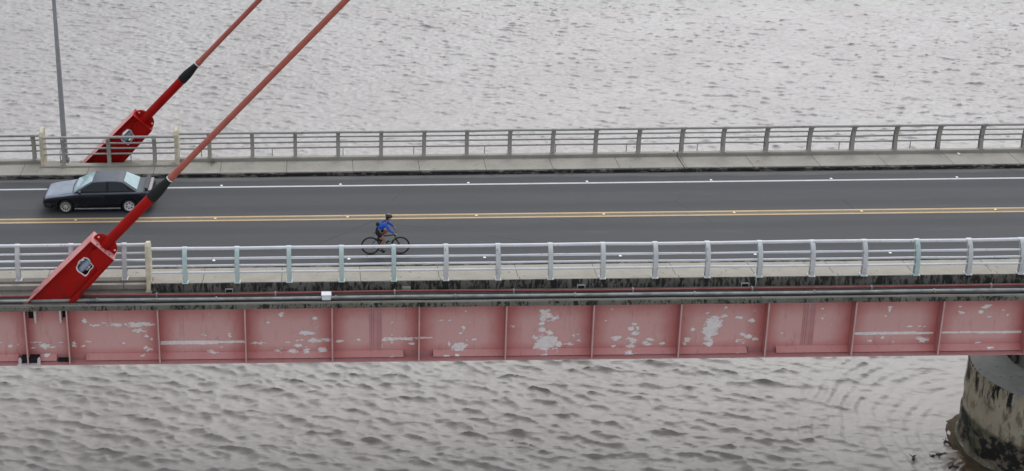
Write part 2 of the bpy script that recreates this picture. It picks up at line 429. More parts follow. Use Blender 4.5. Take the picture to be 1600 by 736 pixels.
    n1 = b.noise(3.4, 5, .62, b.vec((.5, 2.1, 1), rot=(0, 0, .12))); n2 = b.noise(11, 3, .55, b.vec((.8, 1.6, 1), rot=(0, 0, -.3)))
    b.inp('Normal', b.bump(b.math('ADD', n1, b.math('MULTIPLY', n2, .35)), .65, .04))
    me.materials.append(b.m)
    return o
make_water()

# ================================================================== ROAD, PAVEMENTS, DECK
XA, XB = -60., 95.
YK, KH = 4.52, .17            # kerb line, kerb height
PY0, PY1, PH = 5.80, 6.05, .32  # upstand
LY, LH, LB = 6.78, -.13, -.36
RX0, RX1 = -12.85, -6.62      # recess at the anchorages
JX = 16.66                    # expansion joint

def strip(name, x0, x1, y0, y1, z, mat, step=None):
    mb = MB(); n = max(1, int((x1 - x0) / (step or (x1 - x0))))
    for i in range(n):
        a = x0 + (x1 - x0) * i / n; c = x0 + (x1 - x0) * (i + 1) / n
        mb.add([(a, y0, z), (c, y0, z), (c, y1, z), (a, y1, z)], [(0, 1, 2, 3)])
    return mb
road = strip('road', XA, XB, -YK - .05, YK + .05, 0, None).build('road', M['asphalt'], fix=False); road['kind'] = 'structure'
for nm, y0, y1, mt in (('edge_line', 3.275, 3.405, 'white_line'), ('edge_line', -3.53, -3.40, 'white_line'),
                       ('centre_line', .265, .385, 'yellow_line'), ('centre_line', -.075, .045, 'yellow_line')):
    strip(nm, XA, XB, y0, y1, .004, None).build(nm, M[mt], road, fix=False)
ctr = strip('worn_line_bed', XA, XB, .045, .265, .003, None).build('centre_line_bed', simple('aged_line_bed', (.15, .125, .085), .8), road, fix=False)

def longprism(poly, x0, x1, sgn):
    return MB().prism([(y * sgn, z) for y, z in poly], x0, x1, lambda u, v, t: (t, u, v))
def jitterbar(poly, x0, x1, sgn, step, amp, seed):
    """long section with slightly uneven cast edges"""
    r = random.Random(seed); mb = MB(); n = len(poly); xs = []
    x = x0
    while x < x1: xs.append(x); x += step * r.uniform(.7, 1.3)
    xs.append(x1)
    vs = []; off = [[0, 0] for _ in poly]
    for x in xs:
        for i, (y, z) in enumerate(poly):
            off[i] = [off[i][0] * .6 + r.gauss(0, amp), off[i][1] * .6 + r.gauss(0, amp * .7)]
            vs.append((x, (y + off[i][0]) * sgn, z + off[i][1]))
    fs = []
    for k in range(len(xs) - 1):
        for i in range(n):
            j = (i + 1) % n; fs.append((k * n + i, k * n + j, (k + 1) * n + j, (k + 1) * n + i))
    fs.append(tuple(range(n))); fs.append(tuple((len(xs) - 1) * n + i for i in range(n)))
    return mb.add(vs, fs)

deck = thing('bridge_deck', (0, 0, -.4), 'weathered concrete bridge deck with mould-black edges carrying the road above the water', 'bridge deck')
longprism([(-6.3, -.02 - .03), (6.3, -.05), (6.3, -.40), (-6.3, -.40)], XA, XB, 1).build('slab', M['recess'], deck)
for sgn in (-1, 1):
    pv = jitterbar([(YK + .004, KH - .055), (YK + .03, KH), (PY0 - .001, KH), (PY0 - .001, -.03), (YK + .004, -.03)], XA, XB, sgn, 1.2, .004, 5 + sgn)
    po = pv.build('pavement', M['walk'], smooth=20); po['kind'] = 'structure'
    # kerb stones with dark stained faces
    x = XA; r = random.Random(3 + sgn); kb = MB()
    while x < XB:
        L = r.uniform(2.4, 3.1); dy = r.uniform(-.008, .008)
        kb.box(x + .006, min(x + L, XB), *sorted(((YK - .13 + dy) * sgn, (YK) * sgn)), -.06, KH - .012 + r.uniform(-.006, .004)); x += L
    kb.build('kerb', [M['kerbface']], po, bevel=.018)
    # upstand carrying the railing: right and left of the anchorage it stands out, at the anchorage it steps in
    up_ = [(PY0, KH - .02), (PY0, PH - .03), (PY0 + .03, PH), (PY1 - .02, PH), (PY1, PH - .03), (PY1, LH - .1), (PY0, LH - .1)]
    rc_ = [(5.30, KH + .002), (5.30, .225), (5.33, .25), (5.60, .25), (5.62, .22), (5.62, LH - .1), (5.30, LH - .1)]
    for a, c in ((RX1 + .1, JX - .02), (JX + .02, XB), (XA, RX0 - .1)):
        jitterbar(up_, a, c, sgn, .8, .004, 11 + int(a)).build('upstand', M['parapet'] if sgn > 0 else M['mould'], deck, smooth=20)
        if sgn < 0:   # paler trodden top of the near upstand
            jitterbar([(PY0 - .004, PH - .02), (PY0 - .002, PH + .012), (PY1 - .05, PH + .012), (PY1 - .03, PH - .02)], a, c, sgn, .8, .003, 31 + int(a)).build('coping', M['walk'], deck, smooth=20)
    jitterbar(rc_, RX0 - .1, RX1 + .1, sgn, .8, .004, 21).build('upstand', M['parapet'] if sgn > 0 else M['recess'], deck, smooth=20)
    if sgn < 0:
        jitterbar([(5.62, LH - .02), (5.63, LH + .012), (6.74, LH + .012), (6.76, LH - .02)], RX0 - .1, RX1 - .1, sgn, .9, .003, 51).build('anchor_ledge', M['recess'], deck, smooth=20)
    # outer ledge
    for a, c in ((XA, JX - .012), (JX + .012, XB)):
        jitterbar([(5.62, LH), (LY - .03, LH), (LY, LH - .03), (LY + .01, LB), (LY - .05, LB - .03), (6.25, LB - .03), (5.62, LB - .03)], a, c, sgn, .7, .006, 41 + int(a)).build('ledge', [M['ledge']], deck, smooth=20)
# dark stained drip face along the near slab edge
jitterbar([(LY + .008, LH - .05), (LY + .028, LH - .07), (LY + .022, LB - .01), (LY + .002, LB - .01)], XA, XB, -1, .35, .004, 77).build('drip_edge', M['slabface'], deck, smooth=20)
# pilaster-like thickenings below each near post are lighter patches: build as shallow pads
for k in range(18):
    s = -5.215 + 2 * k
    MB().box(s - .13, s + .13, -PY1 - .012, -PY1 + .02, LH, PH - .04).build('post_pad', M['recess'], deck, bevel=.01) if False else None
# expansion joint and drain slots
MB().box(JX - .02, JX + .02, 4.3, 6.5, KH - .12, KH + .004).build('joint_filler', M['black'], deck)
MB().box(JX - .022, JX + .022, -PY1 - .016, -PY0, LH, PH + .02).build('joint_cover', M['conduit'], deck)
for a, c in ((-2.85, -2.25), (19.5, 20.05)):
    MB().box(a, c, YK - .15, YK - .10, .01, .075).build('kerb_inlet', M['void'], deck)

# ================================================================== GIRDER
GW, GT, GZ0, GZ1 = -6.30, -6.72, -2.74, LB - .02   # web, stiffener tips, bottom, top
girder = thing('steel_girder', (8, GW, GZ0), 'long faded red steel girder with peeling white patches under the near deck edge', 'girder')
PATCH = [(-9.13,-1.08,0.074,0.105,1.0),(-8.77,-1.29,0.222,0.059,1.0),(-8.03,-1.26,0.444,0.093,1.0),(-7.29,-1.27,0.37,0.118,1.0),(-6.73,-1.28,0.222,0.093,1.0),(-7.08,-1.54,0.222,0.093,1.0),(-6.79,-1.76,0.067,0.076,1.0),(-6.58,-1.91,0.056,0.063,1.0),(-6.71,-2.35,0.13,0.105,1.0),(-6.96,-2.81,0.222,0.076,1.0),(-7.67,-2.08,0.13,0.076,1.0),(-8.11,-2.13,0.067,0.042,1.0),(-9.07,-1.99,0.148,0.034,1.0),(-9.23,-2.17,0.093,0.063,1.0),(-9.58,-2.12,0.111,0.147,1.0),(-10.72,-2.17,0.259,0.105,1.0),(-10.97,-2.0,0.296,0.034,1.0),(-10.39,-2.21,0.148,0.059,1.0),(-10.08,-2.01,0.13,0.051,1.0),(-11.17,-2.25,0.111,0.034,1.0),(-10.67,-2.53,0.13,0.063,1.0),(-12.06,-2.13,0.104,0.105,1.0),(-12.4,-2.0,0.067,0.063,1.0),(-11.76,-2.09,0.074,0.025,1.0),(-10.65,-2.83,0.111,0.063,1.0),(-7.0,-1.26,0.37,0.095,1.0),(-7.06,-1.55,0.278,0.079,1.0),(-6.79,-1.77,0.093,0.079,1.0),(-6.75,-2.35,0.162,0.116,1.0),(-6.92,-2.58,0.093,0.053,1.0),(-6.91,-2.82,0.231,0.079,1.0),(-4.54,-1.72,0.185,0.132,0.7),(-4.26,-0.94,0.093,0.105,0.6),(-3.76,-1.28,0.093,0.105,0.6),(-3.54,-1.76,0.116,0.105,0.7),(-3.89,-2.28,0.093,0.053,1.0),(-4.36,-2.48,0.37,0.105,0.6),(-4.6,-2.82,0.278,0.063,1.0),(-3.53,-2.81,0.162,0.063,1.0),(-1.54,-0.9,0.093,0.132,1.0),(-2.05,-1.25,0.069,0.042,1.0),(-0.25,-1.09,0.093,0.063,1.0),(-0.53,-1.74,0.37,0.105,1.0),(-0.21,-1.51,0.116,0.105,1.0),(-2.44,-2.14,0.278,0.079,1.0),(-1.33,-2.12,0.093,0.042,1.0),(-0.86,-2.03,0.162,0.063,1.0),(-0.21,-2.06,0.278,0.105,1.0),(-0.91,-2.26,0.185,0.079,1.0),(-0.59,-2.45,0.162,0.158,1.0),(-1.61,-2.44,0.231,0.095,0.6),(-1.15,-2.5,0.185,0.079,1.0),(-0.96,-2.74,0.069,0.063,1.0),(-0.59,-2.73,0.083,0.074,1.0),(0.11,-2.04,0.278,0.079,1.0),(0.67,-2.1,0.185,0.053,1.0),(1.37,-2.04,0.208,0.063,1.0),(2.71,-1.26,0.056,0.158,0.7),(2.71,-1.86,0.046,0.053,1.0),(2.6,-2.07,0.278,0.053,1.0),(3.17,-2.02,0.417,0.074,1.0),(2.29,-2.33,0.046,0.184,1.0),(2.71,-2.2,0.093,0.042,1.0),(3.46,-2.24,0.139,0.053,1.0),(2.71,-2.78,0.278,0.084,1.0),(0.02,-2.46,0.185,0.105,1.0),(4.6,-1.23,0.162,0.053,1.0),(4.92,-1.24,0.083,0.053,1.0),(5.54,-0.85,0.037,0.042,1.0),(5.44,-1.63,0.093,0.132,1.0),(5.37,-1.82,0.093,0.079,1.0),(5.69,-1.35,0.037,0.042,1.0),(4.52,-2.13,0.046,0.032,1.0),(4.92,-2.26,0.083,0.158,1.0),(5.32,-2.39,0.255,0.147,1.3),(5.29,-2.1,0.046,0.042,1.0),(5.61,-2.1,0.056,0.032,1.0),(5.89,-2.08,0.116,0.053,1.0),(5.23,-2.68,0.102,0.074,1.0),(4.81,-2.7,0.116,0.053,1.0),(6.39,-2.77,0.185,0.053,1.0),(8.62,-1.05,0.255,0.237,1.3),(8.91,-1.23,0.083,0.132,1.0),(9.02,-1.13,0.093,0.079,1.0),(8.48,-1.44,0.139,0.095,1.0),(8.51,-1.67,0.116,0.158,1.0),(8.29,-2.04,0.162,0.132,1.0),(8.79,-1.83,0.139,0.105,1.0),(8.65,-2.25,0.37,0.289,1.5),(9.03,-2.1,0.13,0.132,1.0),(9.16,-2.36,0.116,0.132,1.0),(8.64,-2.73,0.208,0.116,1.0),(9.6,-2.34,0.162,0.079,1.0),(9.72,-1.98,0.093,0.063,1.0),(9.96,-2.11,0.185,0.21,0.6),(9.9,-1.72,0.116,0.053,0.7),(7.35,-1.5,0.116,0.079,0.6),(11.15,-0.82,0.093,0.105,0.8),(10.83,-0.97,0.093,0.079,0.8),(10.94,-1.31,0.056,0.053,1.0),(12.04,-1.48,0.116,0.079,1.0),(11.91,-1.69,0.093,0.105,1.0),(12.18,-1.67,0.056,0.105,1.0),(12.08,-1.9,0.185,0.105,1.0),(11.35,-2.07,0.231,0.147,1.0),(11.96,-2.19,0.185,0.132,1.0),(11.32,-2.44,0.162,0.053,1.0),(11.97,-2.45,0.185,0.063,1.0),(12.66,-2.22,0.231,0.132,1.0),(12.62,-2.38,0.185,0.063,1.0),(13.13,-2.36,0.162,0.079,1.0),(11.53,-2.76,0.102,0.079,1.0),(11.89,-2.69,0.162,0.116,1.0),(15.09,-1.49,0.208,0.316,1.5),(14.97,-1.8,0.278,0.237,1.5),(15.12,-1.21,0.139,0.079,1.0),(15.44,-1.19,0.139,0.095,1.0),(15.38,-1.39,0.069,0.053,1.0),(14.91,-2.17,0.208,0.132,1.0),(14.97,-2.38,0.208,0.116,1.0),(14.32,-1.75,0.093,0.095,1.0),(14.12,-2.19,0.13,0.116,1.0),(14.04,-2.37,0.102,0.074,1.0),(15.32,-2.73,0.069,0.063,0.6),(16.06,-2.74,0.056,0.063,1.0),(16.24,-1.98,0.139,0.074,1.0),(16.5,-2.06,0.162,0.105,1.0),(16.76,-2.17,0.116,0.095,1.0),(16.12,-2.29,0.208,0.074,1.0),(16.31,-2.37,0.093,0.063,1.0),(16.56,-1.38,0.185,0.105,1.0),(16.09,-1.25,0.185,0.063,1.0),(16.36,-1.2,0.139,0.042,1.0),(16.61,-0.94,0.069,0.079,0.7),(15.51,-0.88,0.083,0.132,0.7),(15.18,-0.82,0.139,0.053,0.7),(14.83,-1.05,0.093,0.053,0.7),(19.23,-0.92,0.056,0.042,1.0),(19.33,-1.21,0.046,0.063,1.0),(19.27,-1.34,0.046,0.053,1.0),(19.65,-1.63,0.037,0.032,1.0),(19.19,-2.17,0.046,0.042,1.0),(17.76,-1.96,0.056,0.032,1.0),(18.22,-2.21,0.037,0.032,1.0),(23.2,-2.3,0.231,0.147,1.0),(21.66,-2.2,0.069,0.063,1.0),(21.21,-2.33,0.116,0.063,1.0),(22.09,-2.38,0.065,0.037,1.0),(22.4,-2.24,0.046,0.032,1.0),(21.81,-0.88,0.093,0.053,1.0),(21.81,-1.06,0.069,0.132,0.8),(21.69,-1.26,0.069,0.063,0.8),(22.67,-1.72,0.093,0.032,1.0),(23.04,-1.72,0.069,0.042,1.0),(23.25,-1.74,0.069,0.032,1.0),(24.5,-0.89,0.069,0.042,1.0),(24.58,-1.15,0.162,0.063,1.0),(24.86,-1.15,0.069,0.032,1.0),(25.31,-1.13,0.116,0.079,1.0),(25.56,-0.9,0.185,0.095,1.0),(26.34,-1.25,0.069,0.105,0.8),(25.66,-1.34,0.083,0.032,1.0),(25.39,-2.45,0.139,0.063,1.0),(25.83,-2.61,0.139,0.042,1.0),(26.18,-1.06,0.093,0.042,0.8)]
BANDS = [(-6.22, -4.04, -2.085, .085, 1.6), (-3.96, -3.0, -2.075, .07, .75), (20.6, 22.9, -2.01, .06, 1.6), (22.9, 23.58, -2.02, .055, 1.0),
         (23.95, 24.54, -2.01, .05, 1.3), (24.64, 25.3, -2.0, .05, 1.1), (25.3, 27.0, -2.02, .055, 1.15), (4.3 - 1.9, 4.3, -1.99, .05, .55)]
FINS = [-14.6, -11.33, -9.72] + [-6.249 + 3.3247 * i for i in range(0, 14)]
def wear_at(X, Z):
    W = np.full(X.shape, -.45)
    for (s, h, rx, rz, a) in PATCH:
        d = ((X - s) / (rx * 1.5)) ** 2 + ((Z - h) / (rz * 1.4)) ** 2
        W = np.maximum(W, -.45 + (.45 + .62 * a) * np.exp(-d * .75))
    for (a, c, h, hw, v) in BANDS:
        e = np.maximum(np.maximum(a - X, X - c) / .05, 0) + (np.abs(Z - h) / hw) ** 4
        W = np.maximum(W, -.45 + (.45 + v) * np.exp(-e))
    return W
def fade_shade_at(X, Z):  # chalked fade plus painted shade near stiffeners, top and bottom
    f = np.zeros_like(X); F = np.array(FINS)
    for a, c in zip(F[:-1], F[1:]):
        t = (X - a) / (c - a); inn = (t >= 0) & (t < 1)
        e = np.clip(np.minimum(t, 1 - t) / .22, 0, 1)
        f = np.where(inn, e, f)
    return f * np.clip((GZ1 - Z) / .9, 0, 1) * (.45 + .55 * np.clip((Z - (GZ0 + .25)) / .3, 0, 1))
def grid_sheet(name, x0, x1, zs, ys, dx, mat):
    xs = np.arange(x0, x1, dx); zs = np.array(zs); ys = np.array(ys)
    nx, nz = len(xs), len(zs)
    V = [(float(x), float(yy), float(z)) for z, yy in zip(zs, ys) for x in xs]
    Fc = [(j * nx + i, j * nx + i + 1, (j + 1) * nx + i + 1, (j + 1) * nx + i) for j in range(nz - 1) for i in range(nx - 1)]
    o = MB().add(V, Fc).build(name, mat, girder, fix=False, smooth=0)
    A = np.array(V); 
    a = o.data.attributes.new('wear', 'FLOAT', 'POINT'); a.data.foreach_set('value', wear_at(A[:, 0], A[:, 2] if zs.min() > -5 else A[:, 2]).astype(np.float32))
    a = o.data.attributes.new('fade_shade', 'FLOAT', 'POINT'); a.data.foreach_set('value', fade_shade_at(A[:, 0], A[:, 2]).astype(np.float32))
    return o
zs = np.linspace(GZ0 + .2, GZ1, 60)
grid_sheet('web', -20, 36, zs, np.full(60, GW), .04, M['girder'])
MB().box(-60, 95, GW + .004, GW + .03, GZ0, GZ1).build('web_plate', M['girder_plain'], girder)
# lower cover strip, sloping from the web to the flange, broken near some stiffeners
breaks = [-19.9, (-11.72, -10.92), (-10.27, -9.13), (3.18, 4.30), (16.46, 17.55)]
segs = [(-20, -11.72), (-10.92, -10.27), (-9.13, 3.18), (4.30, 16.46), (17.55, 35.9)]
for a, c in segs:
    n = 8; zz = np.linspace(GZ0 + .035, GZ0 + .245, n); yy = np.linspace(GW - .19, GW - .012, n)
    grid_sheet('cover_strip', a, c, zz, yy, .04, M['girder'])
    for x in (a, c):
        MB().prism([(GW - .185, GZ0 + .03), (GW - .003, GZ0 + .03), (GW - .003, GZ0 + .24)], x - .006, x + .006, lambda u, v, t: (t, u, v)).build('strip_end', M['fin'], girder)
MB().box(-60, 95, GT + .02, GW + .4, GZ0 - .035, GZ0).build('bottom_flange', M['girder_plain'], girder, bevel=.004)
MB().box(-60, 95, GT + .12, GW + .3, GZ1 + .0, GZ1 + .018).build('top_flange', M['fin'], girder)
for i, s in enumerate(FINS):
    z0 = GZ0 + .001
    mb = MB().box(s - .011, s + .011, GT + .025, GW - .002, z0, GZ1 - .002)
    mb.box(s - .030, s + .030, GT + .004, GT + .024, z0, GZ1 - .002, mi=1)
    mb.build('stiffener', [M['fin'], M['finedge']], girder, bevel=.003)
for s in (2.08, 18.74):           # bolted splices
    mb = MB().box(s - .235, s + .235, GW - .018, GW - .003, GZ0 + .26, GZ1 - .03)
    bb = mb
    for col in (-.17, -.08, .08, .17):
        for r_ in range(26):
            z = GZ0 + .32 + r_ * (GZ1 - GZ0 - .42) / 25
            bb.tube([(s + col, GW - .018, z), (s + col, GW - .034, z)], .013, 6, mi=1)
    bb.build('splice_plate', [M['splice'], simple('bolt_heads', (.22, .08, .08), .6)], girder, smooth=0)
# anchorage bay of the girder: slots, short fins and lower brackets
MB().box(-11.27, -10.98, GW - .006, GW - .003, -.95, GZ1 - .02).build('slot', M['void'], girder)
MB().box(-9.98, -9.76, GW - .006, GW - .003, -.93, GZ1 - .02).build('slot', M['void'], girder)
for s in (-10.97, -10.0):
    MB().prism([(s - .04, GZ1), (s + .05, GZ1), (s + .045, -.98), (s + .0, -1.06), (s - .035, -.9)], GW - .26, GW - .003, lambda u, v, t: (u, t, v)).build('short_stiffener', M['pale_steel'], girder, bevel=.006)
MB().box(-10.22, -9.80, GW - .22, GW - .0035, GZ0 + .003, GZ0 + .07).build('bearing_pocket', M['void'], girder)
MB().box(-11.62, -10.95, GW - .30, GW - .0035, GZ0 + .003, GZ0 + .22).build('bearing_pocket', M['void'], girder)
for s in (-11.66, -10.93):
    MB().prism([(s - .06, GZ0), (s + .06, GZ0), (s + .075, GZ0 + .20), (s + .03, GZ0 + .30), (s - .04, GZ0 + .24)], GT + .03, GW - .31, lambda u, v, t: (u, t, v)).build('bearing_bracket', M['pale_steel'], girder, bevel=.01)
MB().box(-11.75, -10.85, GT - .02, GT + .12, GZ0 - .05, GZ0 + .02).build('bearing_plate', M['pale_steel'], girder, bevel=.01)

# ================================================================== PIER
px, py, pr = PIER
pier = thing('bridge_pier', (px, py, WZ), 'stained round concrete pier with black tide marks standing in the brown water', 'pier')
b = NB('pier_concrete')
z = b.xyz()[2]
hn = b.noise(1.1, 6, .65); st = b.noise(2.6, 6, .7, b.vec((1, 1, .16))); bl = b.noise(2.0, 7, .7)
top_ = b.rng(b.math('ADD', z, b.math('MULTIPLY', b.math('SUBTRACT', hn, .5), .8)), -8.3, -7.9)
base = b.mix(b.rng(b.noise(1.3, 5), .3, .7), (.35, .30, .21), (.47, .42, .31))
base = b.mix(b.rng(b.noise(3, 6, .65, b.vec((1, 1, .35))), .5, .6, 0, .8), base, (.13, .11, .07))
# black mould running down from the rim
b_up = b.math('MULTIPLY', b.rng(st, .50, .55), top_)
base = b.mix(b_up, base, (.014, .014, .011))
lime = b.math('MULTIPLY', b.rng(b.noise(5, 5, .6, b.vec((1, 1, .10), (3, 1, 0))), .62, .66), top_)
base = b.mix(lime, base, (.40, .39, .34))
# black tide band
lev = b.math('ADD', z, b.math('MULTIPLY', b.math('SUBTRACT', hn, .5), 1.5))
tide = b.math('MULTIPLY', b.rng(lev, -9.45, -9.6, 0, 1), b.rng(lev, -10.9, -10.72, 0, 1))
tide = b.math('MULTIPLY', tide, b.rng(bl, .43, .50))
brown = b.math('MULTIPLY', b.rng(z, -9.35, -9.5, 0, 1), b.rng(b.noise(.8, 4), .3, .5))
base = b.mix(b.math('MULTIPLY', brown, .8), base, (.10, .078, .05))
base = b.mix(tide, base, (.012, .012, .010))
ringm = b.math('MULTIPLY', b.rng(lev, -10.95, -10.8, 1, 0), 1.)
base = b.mix(ringm, base, b.mix(b.rng(bl, .5, .62), (.19, .175, .12), (.07, .065, .045)))
gm = b.math('MULTIPLY', b.rng(b.noise(.9, 5, .6, b.vec(loc=(4, 9, 2))), .52, .6), b.rng(z, -9.0, -9.6, 0, .6))
base = b.mix(gm, base, (.085, .095, .045))
nrm = b.n('ShaderNodeSeparateXYZ'); b.t.links.new(b.geo.outputs['Normal'], nrm.inputs[0])
topc = b.mix(b.rng(b.noise(1.6, 6, .62), .35, .68), (.38, .385, .355), (.50, .505, .47))
topc = b.mix(b.rng(b.noise(4.5, 4), .66, .70, 0, .8), topc, (.05, .05, .045))
topc = b.mix(b.rng(b.noise(6.5, 3, .5, b.vec(loc=(2, 5, 1))), .70, .73, 0, .9), topc, (.42, .42, .40))
base = b.mix(b.rng(nrm.outputs[2], .6, .8), base, topc)
b.inp('Base Color', base).inp('Roughness', .88)
b.inp('Normal', b.bump(b.math('ADD', b.noise(7, 6, .65), b.math('MULTIPLY', b.noise(40, 3), .3)), .6, .04))
M['pier'] = b.m
def drum(cx, cy, prof, n=96, seed=1, amp=.012):
    r = random.Random(seed); mb = MB(); vs = []; k = len(prof)
    ph = [r.uniform(0, 6.28) for _ in range(8)]
    for i in range(n):
        a = 2 * PI * i / n
        for R, z in prof:
            q = R + amp * (math.sin(5 * a + ph[0] + z * 3) + math.sin(11 * a + ph[1] - z * 5) + .7 * math.sin(23 * a + ph[2] + z * 9)) * (1 if R > .1 else 0)
            vs.append((cx + q * math.cos(a), cy + q * math.sin(a), z))
    fs = [(i * k + j, ((i + 1) % n) * k + j, ((i + 1) % n) * k + j + 1, i * k + j + 1) for i in range(n) for j in range(k - 1)]
    fs.append(tuple(i * k + k - 1 for i in range(n)))
    return mb.add(vs, fs)
R0 = pr
prof = [(R0 + .10, WZ - 2), (R0 + .09, -11.02), (R0 + .02, -10.96)] + [(R0 + .01, -10.8 + .2 * i) for i in range(5)] + [(R0 + .015, -9.72), (R0 - .02, -9.68)] + [(R0 - .015, -9.5 + .25 * i) for i in range(10)] + [(R0 - .02, -7.19), (R0 - .05, -7.14)]
drum(px, py, prof).build('drum', M['pier'], pier, smooth=50)
prof2 = [(R0 * .985, -7.145 + .004)]
# mud and rubble apron at the foot, half awash
rr = random.Random(9); mb = MB(); n = 72; vs = []; k = 7
for i in range(n):
    a = 2 * PI * i / n
    for j in range(k):
        q = R0 + .05 + j * .09 + (.10 * math.sin(5 * a + 1) + .06 * math.sin(13 * a) + .03 * math.sin(29 * a)) * j / k + rr.gauss(0, .03)
        vs.append((px + q * math.cos(a), py + q * math.sin(a), -11.09 - j * .028 + rr.gauss(0, .022)))
fs = [(i * k + j, ((i + 1) % n) * k + j, ((i + 1) % n) * k + j + 1, i * k + j + 1) for i in range(n) for j in range(k - 1)]
bm_ = NB('wet_mud'); bm_.inp('Base Color', bm_.mix(bm_.rng(bm_.noise(4, 6, .65), .35, .65), (.05, .034, .02), (.09, .065, .04))).inp('Roughness', .8).inp('Specular IOR Level', .2)
bm_.inp('Normal', bm_.bump(bm_.noise(9, 5), .7, .05))
mb.add(vs, fs).build('footing', bm_.m, pier, smooth=60)
# columns rising from the drum to the girders
M['col'] = concrete('column_concrete', (.26, .25, .21), (.16, .15, .12), (.04, .04, .03), .4, (1, 1, .3))
for (cx_, cy_2) in ((31.35, .15),):
    MB().box(cx_ - .85, cx_ + .85, cy_2 - .9, cy_2 + .9, -7.20, -3.6).build('column', M['col'], pier, bevel=.05)
    MB().box(cx_ - 1.05, cx_ - .86, cy_2 - .5, cy_2 + .9, -7.18, -3.6).build('shade_panel', M['void'] if False else M['mould'], pier, bevel=.02)  # dark box added for the shaded side of the column
MB().prism([(-5.9, -3.6), (5.9, -3.6), (6.6, -3.1), (6.6, -2.80), (-6.6, -2.80), (-6.6, -3.1)], 30.5, 32.5, lambda u, v, t: (t, u, v)).build('cap_beam', M['col'], pier, bevel=.03)
# ================================================================== RAILINGS
def post_mesh(sgn, mats, base, top, lean=.27, w_=.085):
    """curved steel post: two flanges and a web; sgn -1 near side, +1 far side. built at x=0,y=0 (post foot line), z=0 deck level"""
    H = top - base
    prof = [(0, 0), (.02, .15), (.025, .35), (.005, .55), (-.045, .75), (-.135, .90), (-lean + .03, .985), (-lean, 1.0)]
    def P(t):
        f = t * (len(prof) - 1); i = min(int(f), len(prof) - 2); u = f - i
        a, c = prof[i], prof[i + 1]; return (a[0] * (1 - u) + c[0] * u, a[1] * (1 - u) + c[1] * u)
    n = 14; mb = MB()
    def sweep(y0, y1, x0, x1):
        vs = []; fs = []
        for i in range(n + 1):
            o, h = P(i / n); d = 1 - .35 * i / n
            z = base + H * h
            for (xx, yy) in ((x0, y0), (x1, y0), (x1, y1), (x0, y1)): vs.append((xx, sgn * (o + yy * d), z))
        for i in range(n):
            for j in range(4): fs.append((i * 4 + j, i * 4 + (j + 1) % 4, (i + 1) * 4 + (j + 1) % 4, (i + 1) * 4 + j))
        fs += [(0, 1, 2, 3), (n * 4, n * 4 + 1, n * 4 + 2, n * 4 + 3)]
        mb.add(vs, fs)
    sweep(.075, .095, -w_, w_); sweep(-.095, -.075, -w_, w_); sweep(-.0745, .0745, -.014, .014)
    mb.box(-.12, .12, -.14, .14, base - .005, base + .022)
    return mb, P, H
def rail_y(sgn, y0, base, top, h, lean=.27):
    prof = [(0, 0), (.02, .15), (.025, .35), (.005, .55), (-.045, .75), (-.135, .90), (-lean + .03, .985), (-lean, 1.0)]
    t = (h - base) / (top - base)
    for a, c in zip(prof[:-1], prof[1:]):
        if a[1] <= t <= c[1]:
            u = (t - a[1]) / (c[1] - a[1]); return sgn * (y0 + a[0] * (1 - u) + c[0] * u)
    return sgn * (y0 - lean)
def railing(label, sgn, y0, base, posts, x0, x1, pm, rm, lean=.27, mints=(), group=None, tops=(1.60, 1.31, 1.03, .75)):
    t = thing('railing', (posts[0], sgn * y0, base), label, 'railing')
    T = 1.68
    mb, P, H = post_mesh(sgn, None, base, T, lean)
    mb.v = [(x, y, z - base) for x, y, z in mb.v]
    first = mb.build('post', M[pm], t, local=True, bevel=.003, smooth=25); first.location = (0, 0, 0)
    plain = first.data
    if mints:
        mint = first.data.copy(); mint.materials[0] = M['post_mint']
    for i, s in enumerate(posts):
        o = first if i == 0 else clone(first, 'post', t, (s - posts[0], 0, 0)); o.data = plain
        if i: o.rotation_euler = (random.gauss(0, .004), random.gauss(0, .006), random.gauss(0, .01))
        if mints and i in mints: o.data = mint; 
    for j, h in enumerate(tops):
        y = rail_y(sgn, y0, base, T, h, lean)
        r = .062 if j == 0 else .042
        zt = h if j else T - .055
        if j == 0: y = sgn * (y0 - lean + .01)
        # lengths between posts, each minutely out of line
        mb = MB(); xs = [x0] + [s for s in posts if x0 < s < x1] + [x1]
        pts = [(x, y, zt + random.gauss(0, .007)) for x in xs]
        mb.tube(pts, r, 10)
        for s in posts:
            if x0 < s < x1 and j == 0: mb.tube([(s - .10, y, zt), (s + .10, y, zt)], r + .012, 10)
        mb.build('rail', M[rm], t, smooth=40)
    return t
NP = [-5.215 + 2 * i for i in range(20)]
railing('pale near-side railing running right from the cream pillar to the frame edge', -1, 5.95, PH + .01, NP, RX1 + .12, 34.5, 'post_near', 'rail_near', mints={0, 1, 2, 3, 4, 14})
railing('short pale railing on the near side behind the red cable anchor', -1, 5.46, .25, [-13.75, -11.72, -9.65, -7.60], -18.5, RX1 - .1, 'post_near', 'rail_near', lean=.17)
FP1 = [-1.1335 + 2 * i for i in range(-2, 10)]; FP2 = [18.8 + 2 * k for k in range(10)]
railing('grey far-side railing from the cream post rightwards beyond the cyclist', 1, 5.95, PH, FP1 + FP2, RX1 + .12, 38.5, 'post_far', 'rail_far')
railing('grey far-side railing between the two cream posts above the car', 1, 5.50, .25, [-11.86, -9.76, -7.65], RX0 + .1, RX1 - .1, 'post_far', 'rail_far', lean=.12)
railing('grey far-side railing at the left frame edge beyond the lamp post', 1, 5.95, PH, [-13.32, -15.35, -17.4], -19.0, RX0 - .12, 'post_far', 'rail_far')

